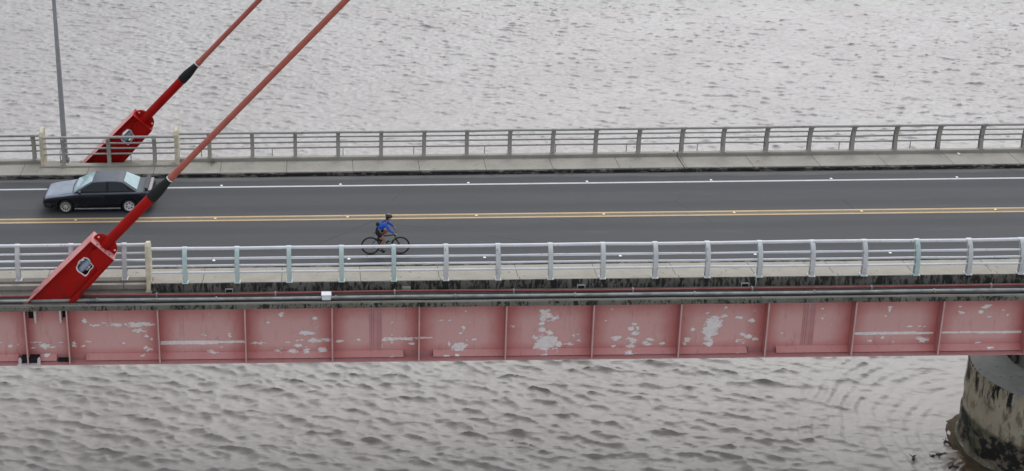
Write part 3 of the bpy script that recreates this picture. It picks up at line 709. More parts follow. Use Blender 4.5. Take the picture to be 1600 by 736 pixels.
def pillar(label, x, sgn):
    t = thing('end_post', (x, sgn * 5.62, LH), label, 'concrete post', 'cream concrete posts ending the railings')
    y0, y1 = 5.34, 6.10
    mb = MB().prism([(y0, KH - .01), (y0 + .02, 1.70), (y0 + .13, 1.86), (y1 - .22, 2.0), (y1 - .06, 1.88), (y1, LH)], x - .085, x + .085, lambda u, v, tt: (tt, sgn * u, v))
    mb.build('shaft', M['cream'], t, bevel=.02)
    MB().box(x - .13, x + .13, *sorted((sgn * (y1 - .2), sgn * (y1 + .05))), LH - .002, LH + .16).build('foot', M['parapet'], t, bevel=.015)
pillar('cream concrete post right of the near red anchor, ending the near railing', -6.62, -1)
pillar('cream concrete post on the far side, nearest the lamp post', -12.84, 1)
pillar('cream concrete post on the far side, right of the far red anchor', -6.62, 1)

# ================================================================== STREET LAMP
lamp = thing('street_lamp', (-11.98, 6.42, LH), 'tall grey tapered lamp post on the far deck edge beside the far red anchor', 'street lamp')
MB().tube([(-11.98, 6.42, LH + .02), (-11.985, 6.42, 4), (-12.0, 6.42, 9.2)], [.14, .115, .075], 14).build('pole', M['galv'], lamp, smooth=50)
mb = MB().box(-12.2, -11.76, 6.2, 6.64, LH - .01, LH + .03)
for a in range(4):
    d = Vector((math.cos(a * PI / 2 + .78), math.sin(a * PI / 2 + .78), 0))
    mb.obox(Vector((-11.98, 6.42, LH + .15)) + d * .17, d * .06, Vector((-d.y, d.x, 0)) * .008, Vector((0, 0, .13)))
mb.build('base_plate', M['galv'], lamp, bevel=.005)
MB().tube([(-12.0, 6.42, 9.1), (-12.0, 6.1, 9.6), (-12.0, 5.2, 9.95), (-12.0, 4.3, 10.05)], .045, 10).build('arm', M['galv'], lamp, smooth=50)
MB().obox((-12.0, 3.95, 10.04), (.14, 0, 0), (0, .38, 0), (0, 0, .06)).build('lamp_head', M['conduit'], lamp, bevel=.03)

# ================================================================== STAY CABLES
def stay(sgn, label):
    yc = sgn * 6.30
    ax = Vector((1, 0, 1.045)).normalized(); pp = Vector((-ax.z, 0, ax.x)); oy = Vector((0, 1, 0))
    O = Vector((-8.21, yc, 2.08))         # centre of the box's upper end
    t = thing('stay_cable', (-10.1, yc, LH), label, 'stay cable', 'red stay cables rising from the deck edges')
    def W(u, v, y): return O + ax * u + pp * v + oy * y      # along, across, sideways
    HD = .40
    # length of each edge down to the ledge
    def ulen(v, z=LH + .01): return (z - O.z - pp.z * v) / ax.z
    def q(v): return ulen(v)
    wt, wb = .58, .66
    # two flange plates
    mb = MB()
    for s_ in (-1, 1):
        for (u0, u1) in ((0, None),):
            a0 = s_ * wt; a1 = s_ * wb; th = .035 * s_
            pts = [(0, a0), (0, a0 - th), (q(a1 - th), a1 - th), (q(a1), a1)]
            mb.prism(pts, -HD, HD, lambda u, v, y: W(u, v, y))
    mb.build('flange', M['red'], t, bevel=.006)
    # front and back plates with a hole
    for fy in (-HD + .16, HD - .19):
        outer = [(-.0, -wt + .036), (-.0, wt - .036), (q(wb - .04), wb - .04), (q(-wb + .04), -wb + .04)]
        cu, cv, n = -1.02, .03, 24
        hole = []
        for i in range(n):
            a = 2 * PI * i / n; rr_ = (.31 + .035 * math.sin(2 * a + .6) + .02 * math.sin(5 * a)) / max(abs(math.cos(a)), abs(math.sin(a))) ** .55
            hole.append((cu + rr_ * math.cos(a) * 1.02, cv + rr_ * math.sin(a) * .98))
        # ring of outer points at matching angles
        ring = []
        for i in range(n):
            a = 2 * PI * i / n; d = (math.cos(a), math.sin(a)); best = 1e9
            for k in range(4):
                (x1, y1), (x2, y2) = outer[k], outer[(k + 1) % 4]
                ex, ey = x2 - x1, y2 - y1; den = d[0] * ey - d[1] * ex
                if abs(den) < 1e-9: continue
                tt = ((x1 - cu) * ey - (y1 - cv) * ex) / den; ss = ((x1 - cu) * d[1] - (y1 - cv) * d[0]) / den
                if tt > 0 and -1e-6 <= ss <= 1 + 1e-6: best = min(best, tt)
            ring.append((cu + d[0] * best, cv + d[1] * best))
        mb = MB()
        for y in (fy, fy + .03):
            mb.add([W(*h, y) for h in hole] + [W(*h, y) for h in ring], [(i, (i + 1) % n, n + (i + 1) % n, n + i) for i in range(n)])
            # corner fillers
            for c_ in outer:
                aa = math.atan2(c_[1] - cv, c_[0] - cu) % (2 * PI); i = int(aa / (2 * PI / n)) % n
                mb.add([W(*ring[i], y), W(*c_, y), W(*ring[(i + 1) % n], y)], [(0, 1, 2)])
        mb.add([W(*h, fy) for h in hole] + [W(*h, fy + .03) for h in hole], [(i, (i + 1) % n, n + (i + 1) % n, n + i) for i in range(n)])
        mb.build('side_plate', M['red'], t, smooth=0, fix=False)
        # pale machined rim round the hole
        rim = MB()
        f0 = fy - .004 if fy < 0 else fy + .034
        hole2 = [(cu + (h[0] - cu) * .88, cv + (h[1] - cv) * .88) for h in hole]
        rim.add([W(*h, fy - .002) for h in hole2] + [W(*h, fy + .032) for h in hole2] + [W(*h, fy - .002) for h in hole] + [W(*h, fy + .032) for h in hole],
                [(i, (i + 1) % n, n + (i + 1) % n, n + i) for i in range(n)] + [(2 * n + i, 2 * n + (i + 1) % n, (i + 1) % n, i) for i in range(n)] + [(n + i, n + (i + 1) % n, 3 * n + (i + 1) % n, 3 * n + i) for i in range(n)])
        rim.build('hole_rim', M['boxwhite'], t, smooth=0)
    # thicker bearing block towards the upper end, with sloping shoulder
    MB().prism([(-.004, -wt + .05), (-.004, .18), (-.30, .28), (-.66, .02), (-.66, -.20), (-.80, -wt + .05)], -HD + .05, -HD + .158, lambda u, v, y: W(u, v, y)).build('bearing_block', M['red'], t, bevel=.012)
    sm = MB(); yf = -HD + .086
    for p_, q_ in (((-.30, .28), (-.66, .02)), ((-.66, .02), (-.66, -.20)), ((-.66, -.20), (-.80, -wt + .05)), ((-.004, .18), (-.30, .28))):
        sm.tube([W(*p_, -HD + .048), W(*q_, -HD + .048)], .011, 6)
    sm.build('weld_bead', M['red'], t)
    for v_ in (-.30, -.10, .10, .30):
        MB().tube([W(.036, v_, -HD + .07), W(.062, v_, -HD + .07)], .028, 6).build('bolt', M['red'], t)
    mb = MB().tube([W(-1.42, .02, 0), W(-.55, .0, 0)], .155, 20); mb.build('socket', M['socket'], t, smooth=50)
    MB().prism([(-.0, -wt), (.0, wt), (.035, wt), (.035, -wt)], -HD - .002, HD + .002, lambda u, v, y: W(u + .001, v, y)).build('end_plate', M['red_skylit'] if sgn < 0 else M['red'], t, bevel=.006)
    # lower stiffening rib along the right flange, and top edge painted pink as if lit by the sky
    MB().prism([(-.02, -wt + .037), (q(-wb + .15), -wb + .037), (q(-wb + .15), -wb + .20), (-.7, -wt + .16)], -HD + .03, -HD + .158, lambda u, v, y: W(u, v, y)).build('rib', M['red'], t, bevel=.008)
    MB().prism([(-.005, wt + .001), (-.005, wt + .006), (q(wb) , wb + .006), (q(wb), wb + .001)], -HD + .01, HD - .01, lambda u, v, y: W(u, v, y)).build('skylit_top', M['red_skylit'], t)
    MB().prism([(q(.45) + .10, -.40), (q(.45) + .10, .42), (q(.45) + .34, .42), (q(.45) + .34, -.40)], -HD + .03, -HD + .088, lambda u, v, y: W(u - .28 - v * .95 * 0, v, y))
    # gusset lugs beside the tube
    lug = []
    for i in range(15):
        a = -PI / 2 + PI * i / 14; lug.append((.036 + .40 * abs(math.cos(a)) ** .8, .52 * math.sin(a)))
    for y in (-.05, .05):
        MB().prism(lug, y - .012, y + .012, lambda u, v, tt: W(u, v, tt)).build('lug_plate', M['red'], t, bevel=.004)
    for v in (-.40, .40):
        MB().tube([W(.20, v, -.085), W(.20, v, .085)], .035, 10).build('bolt', M['boxwhite'], t)
    MB().tube([W(.03, 0, 0), W(.10, 0, 0), W(.101, 0, 0), W(2.72, 0, 0), W(2.74, 0, 0)], [.24, .235, .205, .20, .20], 24).build('steel_tube', M['red'], t, smooth=40)
    MB().tube([W(2.72, 0, 0), W(2.74, 0, 0), W(3.12, 0, 0), W(3.30, 0, 0), W(3.72, 0, 0), W(3.86, 0, 0)], [.215, .225, .222, .20, .135, .128], 20).build('rubber_boot', M['black'], t, smooth=40)
    MB().tube([W(3.76, 0, 0), W(3.81, 0, 0)], .142, 20).build('clamp', M['boxwhite'], t, smooth=40)
    # the stay itself leans slightly and sags a hair
    pts = []
    for i in range(30):
        u = 3.80 + i * 1.1; pts.append(W(u, -.00035 * (u - 3.8) ** 1.2, 0))
    MB().tube(pts, [.118 if i else .135 for i in range(30)], 16).build('cable', M['cable'], t, smooth=50)
    MB().tube([W(3.84, 0, 0), W(4.02, 0, 0), W(4.06, 0, 0)], [.15, .15, .125], 16).build('collar', M['cable'], t, smooth=40)
    # grout bed
    MB().box(-11.35, -8.95, yc - .42, yc + .42, LH - .01, LH + .035).build('seat_pad', M['recess'], t, bevel=.01)
stay(-1, 'thick red stay cable with red box anchor on the near deck edge')
stay(1, 'red stay cable whose box anchor stands beyond the far railing behind the car')

# ================================================================== PIPES ON THE NEAR LEDGE
t = thing('service_pipe', (0, -6.32, LH), 'thin dark red pipe running along the near concrete ledge', 'pipe')
pts = []; x = -20.
hh = lambda x: .005 + .018 * math.sin(x * .21 + 1.1) + .012 * math.sin(x * .53) - .0009 * max(0, x - 20)
while x < 36: pts.append((x, -6.30 + .02 * math.sin(x * .37), hh(x))); x += .8
MB().tube(pts, .042, 8).build('pipe', M['pipe_red'], t, smooth=50)
for k in range(12):
    x = -15.4 + 4.55 * k
    MB().box(x - .03, x + .03, -6.37, -6.24, LH, hh(x) + .065).build('bracket', M['conduit'], t, bevel=.008)
t = thing('conduit', (0, -6.58, LH), 'light grey conduit running along the near ledge below the red pipe', 'conduit')
pts = []; x = -20.
while x < 36: pts.append((x, -6.56 + .012 * math.sin(x * .3), LH + .075 + .008 * math.sin(x * .6))); x += .8
MB().tube(pts, .055, 10).build('pipe', M['conduit'], t, smooth=50)
pts = [(x_, -6.68, LH + .028 + .004 * math.sin(x_ * .7)) for x_, _, _ in pts]
MB().tube(pts, .026, 8).build('cable_duct', M['black'], t, smooth=50)
for k in range(11):
    x = -13.1 + 4.55 * k
    MB().box(x - .025, x + .025, -6.63, -6.49, LH, LH + .145).build('saddle_clip', M['conduit'], t, bevel=.008)
o = thing('junction_box', (.19, -6.56, LH), 'small white junction box on the grey conduit of the near ledge', 'junction box')
MB().box(.02, .36, -6.70, -6.44, LH + .01, LH + .24).build('box_body', M['boxwhite'], o, bevel=.02)
MB().box(.0, .38, -6.72, -6.42, LH + .24, LH + .262).build('lid', M['boxwhite'], o, bevel=.008)

# drain outlets in the mould-black edge
def outlet(x, label, solid=False):
    o = thing('drain_outlet', (x, -PY1, -.03), label, 'drain outlet', 'drain outlets in the near deck edge')
    z0, z1 = -.118, .10; w2 = .155; Y0, Y1 = -PY1 - .05, -PY1 + .01
    mb = MB()
    for (a, c, d, e) in ((x - w2, x + w2, z1 - .03, z1), (x - w2, x + w2, z0, z0 + .03), (x - w2, x - w2 + .03, z0 + .03, z1 - .03), (x + w2 - .03, x + w2, z0 + .03, z1 - .03)):
        mb.box(a, c, Y0, Y1, d, e)
    mb.build('frame', M['frame'], o, bevel=.004)
    MB().box(x - w2 + .03, x + w2 - .03, -PY1 - .02, -PY1 - .014, z0 + .03, z1 - .03).build('opening', M['frame'] if solid else M['void'], o)
outlet(-3.54, 'open square drain outlet under the third near railing bay, left of the white box')
outlet(3.27, 'grey blanked drain outlet below and right of the cyclist', True)
outlet(9.97, 'open square drain outlet in the black edge at the middle right')
outlet(16.25, 'open square drain outlet just left of the near expansion joint')
o = thing('weep_hole', (-11.75, -5.63, -.0), 'small round black hole in the grey edge left of the near anchor', 'weep hole')
MB().tube([(-11.75, -5.60, .0), (-11.75, -5.66, .0)], .045, 12).build('pipe_end', M['frame'], o)
MB().tube([(-11.75, -5.62, .0), (-11.75, -5.664, .0)], .034, 12).build('bore', M['void'], o)

# small pipe supports standing along the far ledge
first = None
for k in range(14):
    x = -12.2 + 3.3247 * k
    lab = 'small bent steel bracket behind the foot of the far railing, %s from the left' % ['first', 'second', 'third', 'fourth', 'fifth', 'sixth', 'seventh', 'eighth', 'ninth', 'tenth', 'eleventh', 'twelfth', 'thirteenth', 'fourteenth'][k]
    if first is None:
        first = thing('pipe_support', (x, 6.35, LH), lab, 'bracket', 'bent brackets along the far deck edge')
        MB().tube([(x, 6.35, LH), (x, 6.35, .52), (x + .05, 6.35, .60), (x + .16, 6.35, .57)], .022, 6).build('hook', M['conduit'], first, smooth=50)
    else:
        c = copy_tree(first); c.location.x = x; c['label'] = lab

# ================================================================== ROAD STUDS
studm = MB(); studm.prism([(-.055, 0), (.055, 0), (.035, .022), (-.035, .022)], -.055, .055, lambda u, v, t_: (u, t_, v))
def studs(xs, y, labs, grp, mt):
    f = None
    for x, lab in zip(xs, labs):
        if f is None:
            f = MB().prism([(-.06, 0), (.06, 0), (.038, .026), (-.038, .026)], -.06, .06, lambda u, v, t_: (u, t_, v)).build('road_stud', mt, bevel=.004)
            tag(f, lab, 'road stud', grp); f.location = (x, y, .005)
        else:
            c = f.copy(); COL.objects.link(c); c.location = (x, y, .005); c['label'] = lab

ORD = ['first', 'second', 'third', 'fourth', 'fifth', 'sixth', 'seventh', 'eighth', 'ninth', 'tenth', 'eleventh', 'twelfth', 'thirteenth', 'fourteenth']
studs([-10.47, -4.5, 1.16, 6.66, 12.1, 17.67, 23.1, 28.8],.155, ['small amber stud between the double yellow lines, %s from the left' % q for q in ORD], 'studs between the yellow lines', simple('amber_stud', (.75, .52, .26), .4))
studs([-4.44, .92, 6.68, 12.02, 17.6, 23.0, 28.65], 3.47, ['small white stud beside the far white edge line, %s from the left' % q for q in ORD], 'studs along the far white line', M['stud'])
studs([-9.9, -4.3, 1.12, 6.56, 12.0, 17.4, 22.8], -3.62, ['small white stud seen through the near railing, %s from the left' % q for q in ORD], 'studs along the near white line', M['stud'])
# ================================================================== CAR
b = NB('car_paint_black')
tcn = b.n('ShaderNodeTexCoord'); ob = tcn.outputs['Object']
nrm = b.n('ShaderNodeSeparateXYZ'); b.t.links.new(b.geo.outputs['Normal'], nrm.inputs[0])
c = b.mix(b.rng(b.noise(2, 4, .6, ob), .3, .7), (.006, .007, .011), (.011, .012, .018))
# sun-bleached clear coat, with sky reflection painted in, on the upward panels
bleach_sky = b.math('MULTIPLY', b.rng(nrm.outputs[2], .55, .9), b.math('MULTIPLY', b.rng(b.noise(1.6, 5, .6, ob), .25, .75, .6, 1), b.rng(b.xyz(ob)[0], .5, 1.1, .30, 1)))
c = b.mix(bleach_sky, c, (.32, .35, .40))
px_ = b.xyz(ob)
scr = b.math('MULTIPLY', b.rng(b.noise(5, 6, .7, b.vec((1, 1, 3), src=ob)), .52, .6), b.math('MULTIPLY', b.rng(px_[2], .26, .50, 1, 0), b.rng(px_[0], .35, .75)))
c = b.mix(b.math('MULTIPLY', scr, .55), c, (.16, .16, .16))
b.inp('Base Color', c).inp('Roughness', b.rng(nrm.outputs[2], .5, .9, .34, .5)).inp('Specular IOR Level', .3).inp('Coat Weight', 0)
M['carpaint'] = b.m
M['glass_pale'] = simple('pale_screen_glass', (.30, .42, .42), .08, var=.12, scale=1.5, coat=.6)  # front and rear screens: paler blue-green base than the side glass
M['glass_dark'] = simple('dark_side_glass', (.008, .012, .015), .08, var=.1)
M['trim'] = simple('black_trim', (.018, .018, .02), .55)
M['sill'] = simple('bare_grey_sill', (.26, .26, .27), .6, var=.35, scale=5)
M['tyre'] = simple('tyre_rubber', (.018, .018, .018), .85)
M['rim_cream'] = simple('cream_alloy', (.56, .55, .46), .35, metal=.2, var=.08)
M['rim_white'] = simple('white_alloy', (.66, .66, .66), .35, metal=.1, var=.06)
M['lens'] = simple('lens_grey', (.35, .36, .36), .15)
M['lens_red'] = simple('lens_red', (.22, .01, .01), .2)
M['primer'] = simple('pinkish_primer', (.33, .30, .31), .6)

CARX, CARY = -9.62, 1.70
car = thing('car', (CARX, CARY, .004), 'worn black two-door car with bleached, sky-reflecting bonnet and roof heading left on the far lane', 'car', rz=PI)
def cat(vals, n):
    """Catmull-Rom resample of rows"""
    V = np.array(vals, float); m_ = len(V); o = []
    for i in range(m_ - 1):
        p0, p1, p2, p3 = V[max(i - 1, 0)], V[i], V[i + 1], V[min(i + 2, m_ - 1)]
        for k in range(n):
            t = k / n; o.append(.5 * ((2 * p1) + (-p0 + p2) * t + (2 * p0 - 5 * p1 + 4 * p2 - p3) * t * t + (-p0 + 3 * p1 - 3 * p2 + p3) * t ** 3))
    o.append(V[-1]); return np.array(o)
# x, half width, bottom z, top z (centre), shoulder z
ST = [(2.36, .64, .30, .55, .52), (2.33, .76, .24, .64, .60), (2.22, .82, .20, .745, .68), (1.9, .85, .19, .825, .74), (1.4, .87, .19, .89, .80), (.98, .875, .19, .935, .85),
      (.3, .88, .19, .95, .88), (-.6, .88, .19, .96, .90), (-1.4, .88, .19, .985, .91), (-1.9, .86, .20, .98, .91), (-2.2, .83, .23, .955, .88), (-2.32, .77, .27, .90, .82), (-2.36, .70, .32, .78, .74)]
S = cat(ST, 5); mb = MB(); vs = []
sec = lambda x, w_, zb, zt, zs: [(0, zb), (w_ - .16, zb), (w_ - .05, zb + .05), (w_ - .01, zb + .16), (w_, zb + .30), (w_ - .003, (zb + .30) * .4 + zs * .6), (w_ - .022, zs - .035), (w_ - .06, zs + .005), (w_ - .13, zs + (zt - zs) * .45), (w_ - .33, zt - .012), (w_ * .4, zt), (0, zt + .006)]
for r_ in S:
    half = sec(*r_)
    full = half + [(-y, z) for y, z in half[-2:0:-1]]
    vs += [(r_[0], y, z) for y, z in full]
n = len(full)
fs = [(i * n + j, i * n + (j + 1) % n, (i + 1) * n + (j + 1) % n, (i + 1) * n + j) for i in range(len(S) - 1) for j in range(n)]
fs += [tuple(range(n)), tuple((len(S) - 1) * n + j for j in range(n))]
body = mb.add(vs, fs).build('body', M['carpaint'], car, local=True, smooth=40)
FX, RX_, WR = 1.38, -1.37, .305
cut = MB()
for x in (FX, RX_):
    for s_ in (-1, 1):
        cut.lathe_y((x, 0, WR), [(0, s_ * .62), (.365, s_ * .62), (.365, s_ * 1.1), (0, s_ * 1.1)], 28)
cutter = cut.build('wheel_cut', M['trim'], smooth=0)
md = body.modifiers.new('arches', 'BOOLEAN'); md.object = cutter; md.operation = 'DIFFERENCE'; md.solver = 'EXACT'
body.parent = None
bpy.context.view_layer.update()
ev = body.evaluated_get(bpy.context.evaluated_depsgraph_get())
nm = bpy.data.meshes.new_from_object(ev); body.modifiers.clear(); body.data = nm; body.parent = car
nm.name = 'body'
nm.polygons.foreach_set('use_smooth', [True] * len(nm.polygons)); nm.set_sharp_from_angle(angle=math.radians(35))
bpy.data.objects.remove(cutter)
for x in (FX, RX_):
    MB().box(x - .36, x + .36, -.62, .62, .22, .66).build('wheel_well', M['void'], car, local=True)
# cabin
Bz = .93
bot = [(1.02, .775), (-1.74, .775)]; topc_ = [(.20, .575), (-1.10, .575)]
mb = MB()
nY = 7
def cab(x, yy, z): return (x, yy, z)
xs_t = [.20, .0, -.45, -.85, -1.10]; xs_b = [1.02, .6, -.4, -1.2, -1.74]
zt_ = [1.355, 1.385, 1.40, 1.39, 1.355]
rows = []
for i in range(5):
    row = [(xs_b[i], -.775, Bz)]
    for k in range(nY):
        f = -1 + 2 * k / (nY - 1); row.append((xs_t[i], .60 * f, zt_[i] - .035 * abs(f) ** 2.5))
    row.append((xs_b[i], .775, Bz)); rows.append(row)
vs = [p for r_ in rows for p in r_]; kk = nY + 2
fs = [(i * kk + j, i * kk + j + 1, (i + 1) * kk + j + 1, (i + 1) * kk + j) for i in range(4) for j in range(kk - 1)]
fs += [tuple(range(kk)), tuple(4 * kk + j for j in range(kk))]
mb.add(vs, fs).build('roof', M['carpaint'], car, local=True, smooth=50, bevel=.03)
def pane(name, quad, mat, inset=.07, off=.012, seg=1):
    q = [Vector(p) for p in quad]; c_ = sum(q, Vector()) / 4
    nn = (q[1] - q[0]).cross(q[3] - q[0]).normalized()
    if nn.dot(c_ - Vector((-.4, 0, .9))) < 0: nn = -nn
    q = [p + (c_ - p) * inset for p in q]
    return MB().add([p + nn * off for p in q] + [p - nn * .03 for p in q], [(0, 1, 2, 3), (7, 6, 5, 4), (0, 4, 5, 1), (1, 5, 6, 2), (2, 6, 7, 3), (3, 7, 4, 0)]).build(name, mat, car, local=True, bevel=.008)
pane('windscreen', [(1.02, -.74, .945), (1.02, .74, .945), (.21, .555, 1.345), (.21, -.555, 1.345)], M['glass_pale'], .06)
pane('rear_window', [(-1.74, .72, .965), (-1.74, -.72, .965), (-1.11, -.54, 1.345), (-1.11, .54, 1.345)], M['glass_pale'], .10)
for s_ in (1, -1):
    def side(x0, x1, x2, x3, z0=.965, z1=1.325):
        f = lambda z: s_ * (.775 + (.60 - .775) * (z - Bz) / (1.35 - Bz))
        return [(x0, f(z0), z0), (x1, f(z0), z0), (x2, f(z1), z1), (x3, f(z1), z1)]
    pane('side_window', side(.88, -.40, -.40, .20), M['glass_dark'], .02, .010)
    pane('side_window', side(-.49, -1.42, -1.06, -.49), M['glass_dark'], .03, .010)
    # door: seams, handle, mirror
    d = MB()
    y = .884 * s_
    for pts in ([(.86, y - .004 * s_, .86), (.84, y, .70), (.80, y, .40), (.74, y - .01 * s_, .26)], [(-.46, y - .006 * s_, .90), (-.47, y, .60), (-.46, y - .008 * s_, .27)], [(.74, y - .012 * s_, .26), (-.46, y - .012 * s_, .26)]):
        d.tube(pts, .007, 5)
    dd = d.build('door', M['void'], car, local=True)
    MB().box(-.34, -.20, *sorted((y - .01 * s_, y + .022 * s_)), .735, .76).build('handle', M['trim'], dd, local=True, bevel=.006)
    MB().obox((.72, s_ * .90, .985), (.05, 0, .01), (0, .085, 0), (0, 0, .055)).build('mirror', M['trim'], car, local=True, bevel=.02)
    MB().box(-1.0, 1.0, *sorted((s_ * .846, s_ * .872)), .185, .245).build('sill', M['sill'], car, local=True, bevel=.01)
    MB().box(-2.25, 2.2, *sorted((s_ * .855, s_ * .868)), .52, .535) if False else None
    MB().obox((2.285, s_ * .60, .565), (.045, -.02 * s_, 0), (0, .15, 0), (-.012, 0, .055)).build('headlight', M['lens'], car, local=True, bevel=.02)
    MB().obox((-2.325, s_ * .58, .72), (.03, 0, 0), (0, .16, 0), (0, 0, .07)).build('tail_light', M['lens_red'], car, local=True, bevel=.015)
MB().prism([(2.41, -.55), (2.41, .55), (2.30, .80), (2.0, .885), (1.98, .85), (2.2, .70), (2.2, -.70), (1.98, -.85), (2.0, -.885), (2.30, -.80)], .30, .47, lambda u, v, t_: (u, v, t_)).build('bumper', M['trim'], car, local=True, bevel=.03)
MB().prism([(-2.43, -.6), (-2.43, .6), (-2.33, .80), (-2.0, .88), (-1.98, .85), (-2.2, .70), (-2.2, -.70), (-1.98, -.85), (-2.0, -.88), (-2.33, -.80)], .30, .50, lambda u, v, t_: (u, v, t_)).build('bumper', M['trim'], car, local=True, bevel=.03)
MB().box(2.30, 2.375, -.40, .40, .52, .60).build('grille', M['trim'], car, local=True, bevel=.01)
# boot spoiler and replaced boot lid edge
sp = MB().prism([(-2.20, 1.09), (-2.02, 1.115), (-2.02, 1.095), (-2.20, 1.055)], -.74, .74, lambda u, v, t_: (u, t_, v))
for s_ in (-.66, .66): sp.box(-2.16, -2.08, s_ - .02, s_ + .02, .93, 1.08)
sp.build('spoiler', M['trim'], car, local=True, bevel=.008)
MB().prism([(-2.31, .965), (-2.18, .978), (-2.18, .94), (-2.33, .90)], -.66, .66, lambda u, v, t_: (u, t_, v)).build('boot_lid_edge', M['primer'], car, local=True, bevel=.01)
# bonnet seams
mb = MB()
mb.tube([(2.2, .70, .735), (1.6, .72, .822), (1.0, .73, .915)], .006, 4); mb.tube([(2.2, -.70, .735), (1.6, -.72, .822), (1.0, -.73, .915)], .006, 4)
mb.build('bonnet_seam', M['void'], car, local=True)
MB().tube([(1.06, -.66, .945), (1.10, 0, .962), (1.06, .66, .945)], .014, 6).build('wiper', M['trim'], car, local=True)
def wheel(x, s_, kind):
    y0 = s_ * .765
    t = MB().lathe_y((x, y0, WR), [(.20, -.085), (.27, -.09), (.300, -.075), (.305, 0), (.300, .075), (.27, .09), (.20, .085)], 36).build('wheel', M['tyre'], car, local=True, smooth=50)
    mt = M['rim_cream'] if kind == 'multi' else M['rim_white']
    o = s_ * .055
    MB().lathe_y((x, y0, WR), [(0, o - .06 * s_), (.21, o - .06 * s_)], 24).build('brake_shadow', M['void'], t, local=True, fix=False)
    r_ = MB()
    r_.lathe_y((x, y0, WR), [(.188, o - .05 * s_), (.192, o + .030 * s_), (.215, o + .038 * s_), (.222, o + .02 * s_), (.215, o - .05 * s_)], 36)
    r_.lathe_y((x, y0, WR), [(0, o + .022 * s_), (.04, o + .022 * s_), (.062, o + .008 * s_), (.062, o - .03 * s_)], 20)
    ns = 10 if kind == 'multi' else 6
    for k in range(ns):
        a = 2 * PI * k / ns + .15; d = Vector((math.cos(a), 0, math.sin(a))); e = Vector((-d.z, 0, d.x))
        wv = .016 if kind == 'multi' else .030
        r_.obox(Vector((x, y0 + o, WR)) + d * .122, d * .072, e * wv, Vector((0, .014, 0)))
    if kind != 'multi':
        r_.lathe_y((x, y0, WR), [(.062, o - .002 * s_), (.085, o + .004 * s_), (.085, o - .02 * s_)], 24)
        r_.lathe_y((x, y0, WR), [(.155, o - .02 * s_), (.160, o + .004 * s_), (.190, o + .006 * s_)], 24)
    r_.build('rim', mt, t, local=True, smooth=40)
for x, k in ((FX, 'multi'), (RX_, 'holes')):
    for s_ in (1, -1): wheel(x, s_, k)

# ================================================================== BICYCLE
M['bike'] = simple('bicycle_black_paint', (.015, .015, .016), .35)
M['bikegreen'] = simple('bicycle_green_paint', (.20, .26, .17), .4)
M['steelbr'] = simple('bright_steel', (.5, .5, .5), .3, metal=.8)
BX, BY = 2.605, -3.22
bike = thing('bicycle', (BX, BY, .004), 'black mountain bicycle ridden to the right along the near edge line', 'bicycle')
def L(x, z, y=0.): return (BX - .60 + x, BY + y, z + .004)
R = .385
for x in (0, 1.2):
    wl = MB().torus(L(x, R), R - .030, .033, n=56, k=8).build('wheel', M['tyre'], bike, smooth=60)
    MB().torus(L(x, R), R - .055, .012, n=56, k=6, flat=.9).build('rim', M['bike'], wl, local=True, smooth=60)
    wl.children[0].data.transform(Matrix.Translation(-bike.location))
    sp = MB()
    for k in range(28):
        a = 2 * PI * k / 28; s_ = .025 if k % 2 else -.025
        sp.tube([L(x + .02 * math.cos(a + .8), R + .02 * math.sin(a + .8), s_), L(x + (R - .055) * math.cos(a), R + (R - .055) * math.sin(a))], .0022, 3, False)
    sp.tube([L(x, R, -.06), L(x, R, .06)], .02, 8)
    s2 = sp.build('spokes', M['steelbr'], wl, local=True); s2.data.transform(Matrix.Translation(-bike.location))
fr = MB()
bb, seat, hd0, hd1 = (.47, .335), (.27, .90), (1.00, .73), (.965, .86)
fr.tube([L(*bb), L(.305, .80)], .025, 8)
fr.tube([L(.315, .775), L(*hd1)], .027, 8)
fr.tube([L(*hd0), L(*hd1)], .024, 10)
for s_ in (-.055, .055):
    fr.tube([L(.32, .76, s_ * .3), L(0, R, s_)], .009, 6)
fr.tube([L(.305, .80), L(.255, .945)], .015, 8)
fr.build('frame', M['bike'], bike, smooth=60)
g = MB(); g.tube([L(*bb), L(*hd0)], .032, 10)
for s_ in (-.055, .055): g.tube([L(bb[0], bb[1], s_ * .5), L(0, R, s_)], .012, 6)
g.build('down_tube', M['bikegreen'], bike, smooth=60)
fk = MB()
for s_ in (-.06, .06): fk.tube([L(1.03, .66, s_), L(1.2, R, s_)], [.018, .013], 8)
fk.tube([L(1.03, .66, -.065), L(1.03, .66, .065)], .02, 8); fk.tube([L(*hd0), L(1.03, .66)], .018, 8)
fk.build('fork', M['bike'], bike, smooth=60)
hb = MB(); hb.tube([L(*hd1), L(.955, .92)], .016, 8); hb.tube([L(.955, .925), L(1.04, .98)], .016, 8)
hb.tube([L(1.0, 1.0, -.34), L(1.035, .985, -.12), L(1.045, .98, 0), L(1.035, .985, .12), L(1.0, 1.0, .34)], .013, 8)
hbo = hb.build('handlebar', M['bike'], bike, smooth=60)
gr = MB()
for s_ in (-1, 1): gr.tube([L(.995, 1.001, s_ * .22), L(.985, 1.004, s_ * .35)], .018, 8)
gr.build('grip', M['trim'], bike, smooth=60)
sd_ = MB().prism([(.12, .045), (.12, -.045), (.0, -.075), (-.02, -.08)] and [(-.13, .072), (-.02, .05), (.13, .018), (.13, -.018), (-.02, -.05), (-.13, -.072)], .955, .985, lambda u, v, t_: L(.25 + u, t_, v))
sd_.build('saddle', M['trim'], bike, bevel=.012)
cr = MB().torus(L(bb[0], bb[1], -.055), .085, .008, n=24, k=5)
ca = math.radians(-78)
foot_n = (bb[0] + .175 * math.cos(ca), bb[1] + .175 * math.sin(ca)); foot_f = (bb[0] - .175 * math.cos(ca), bb[1] - .175 * math.sin(ca))
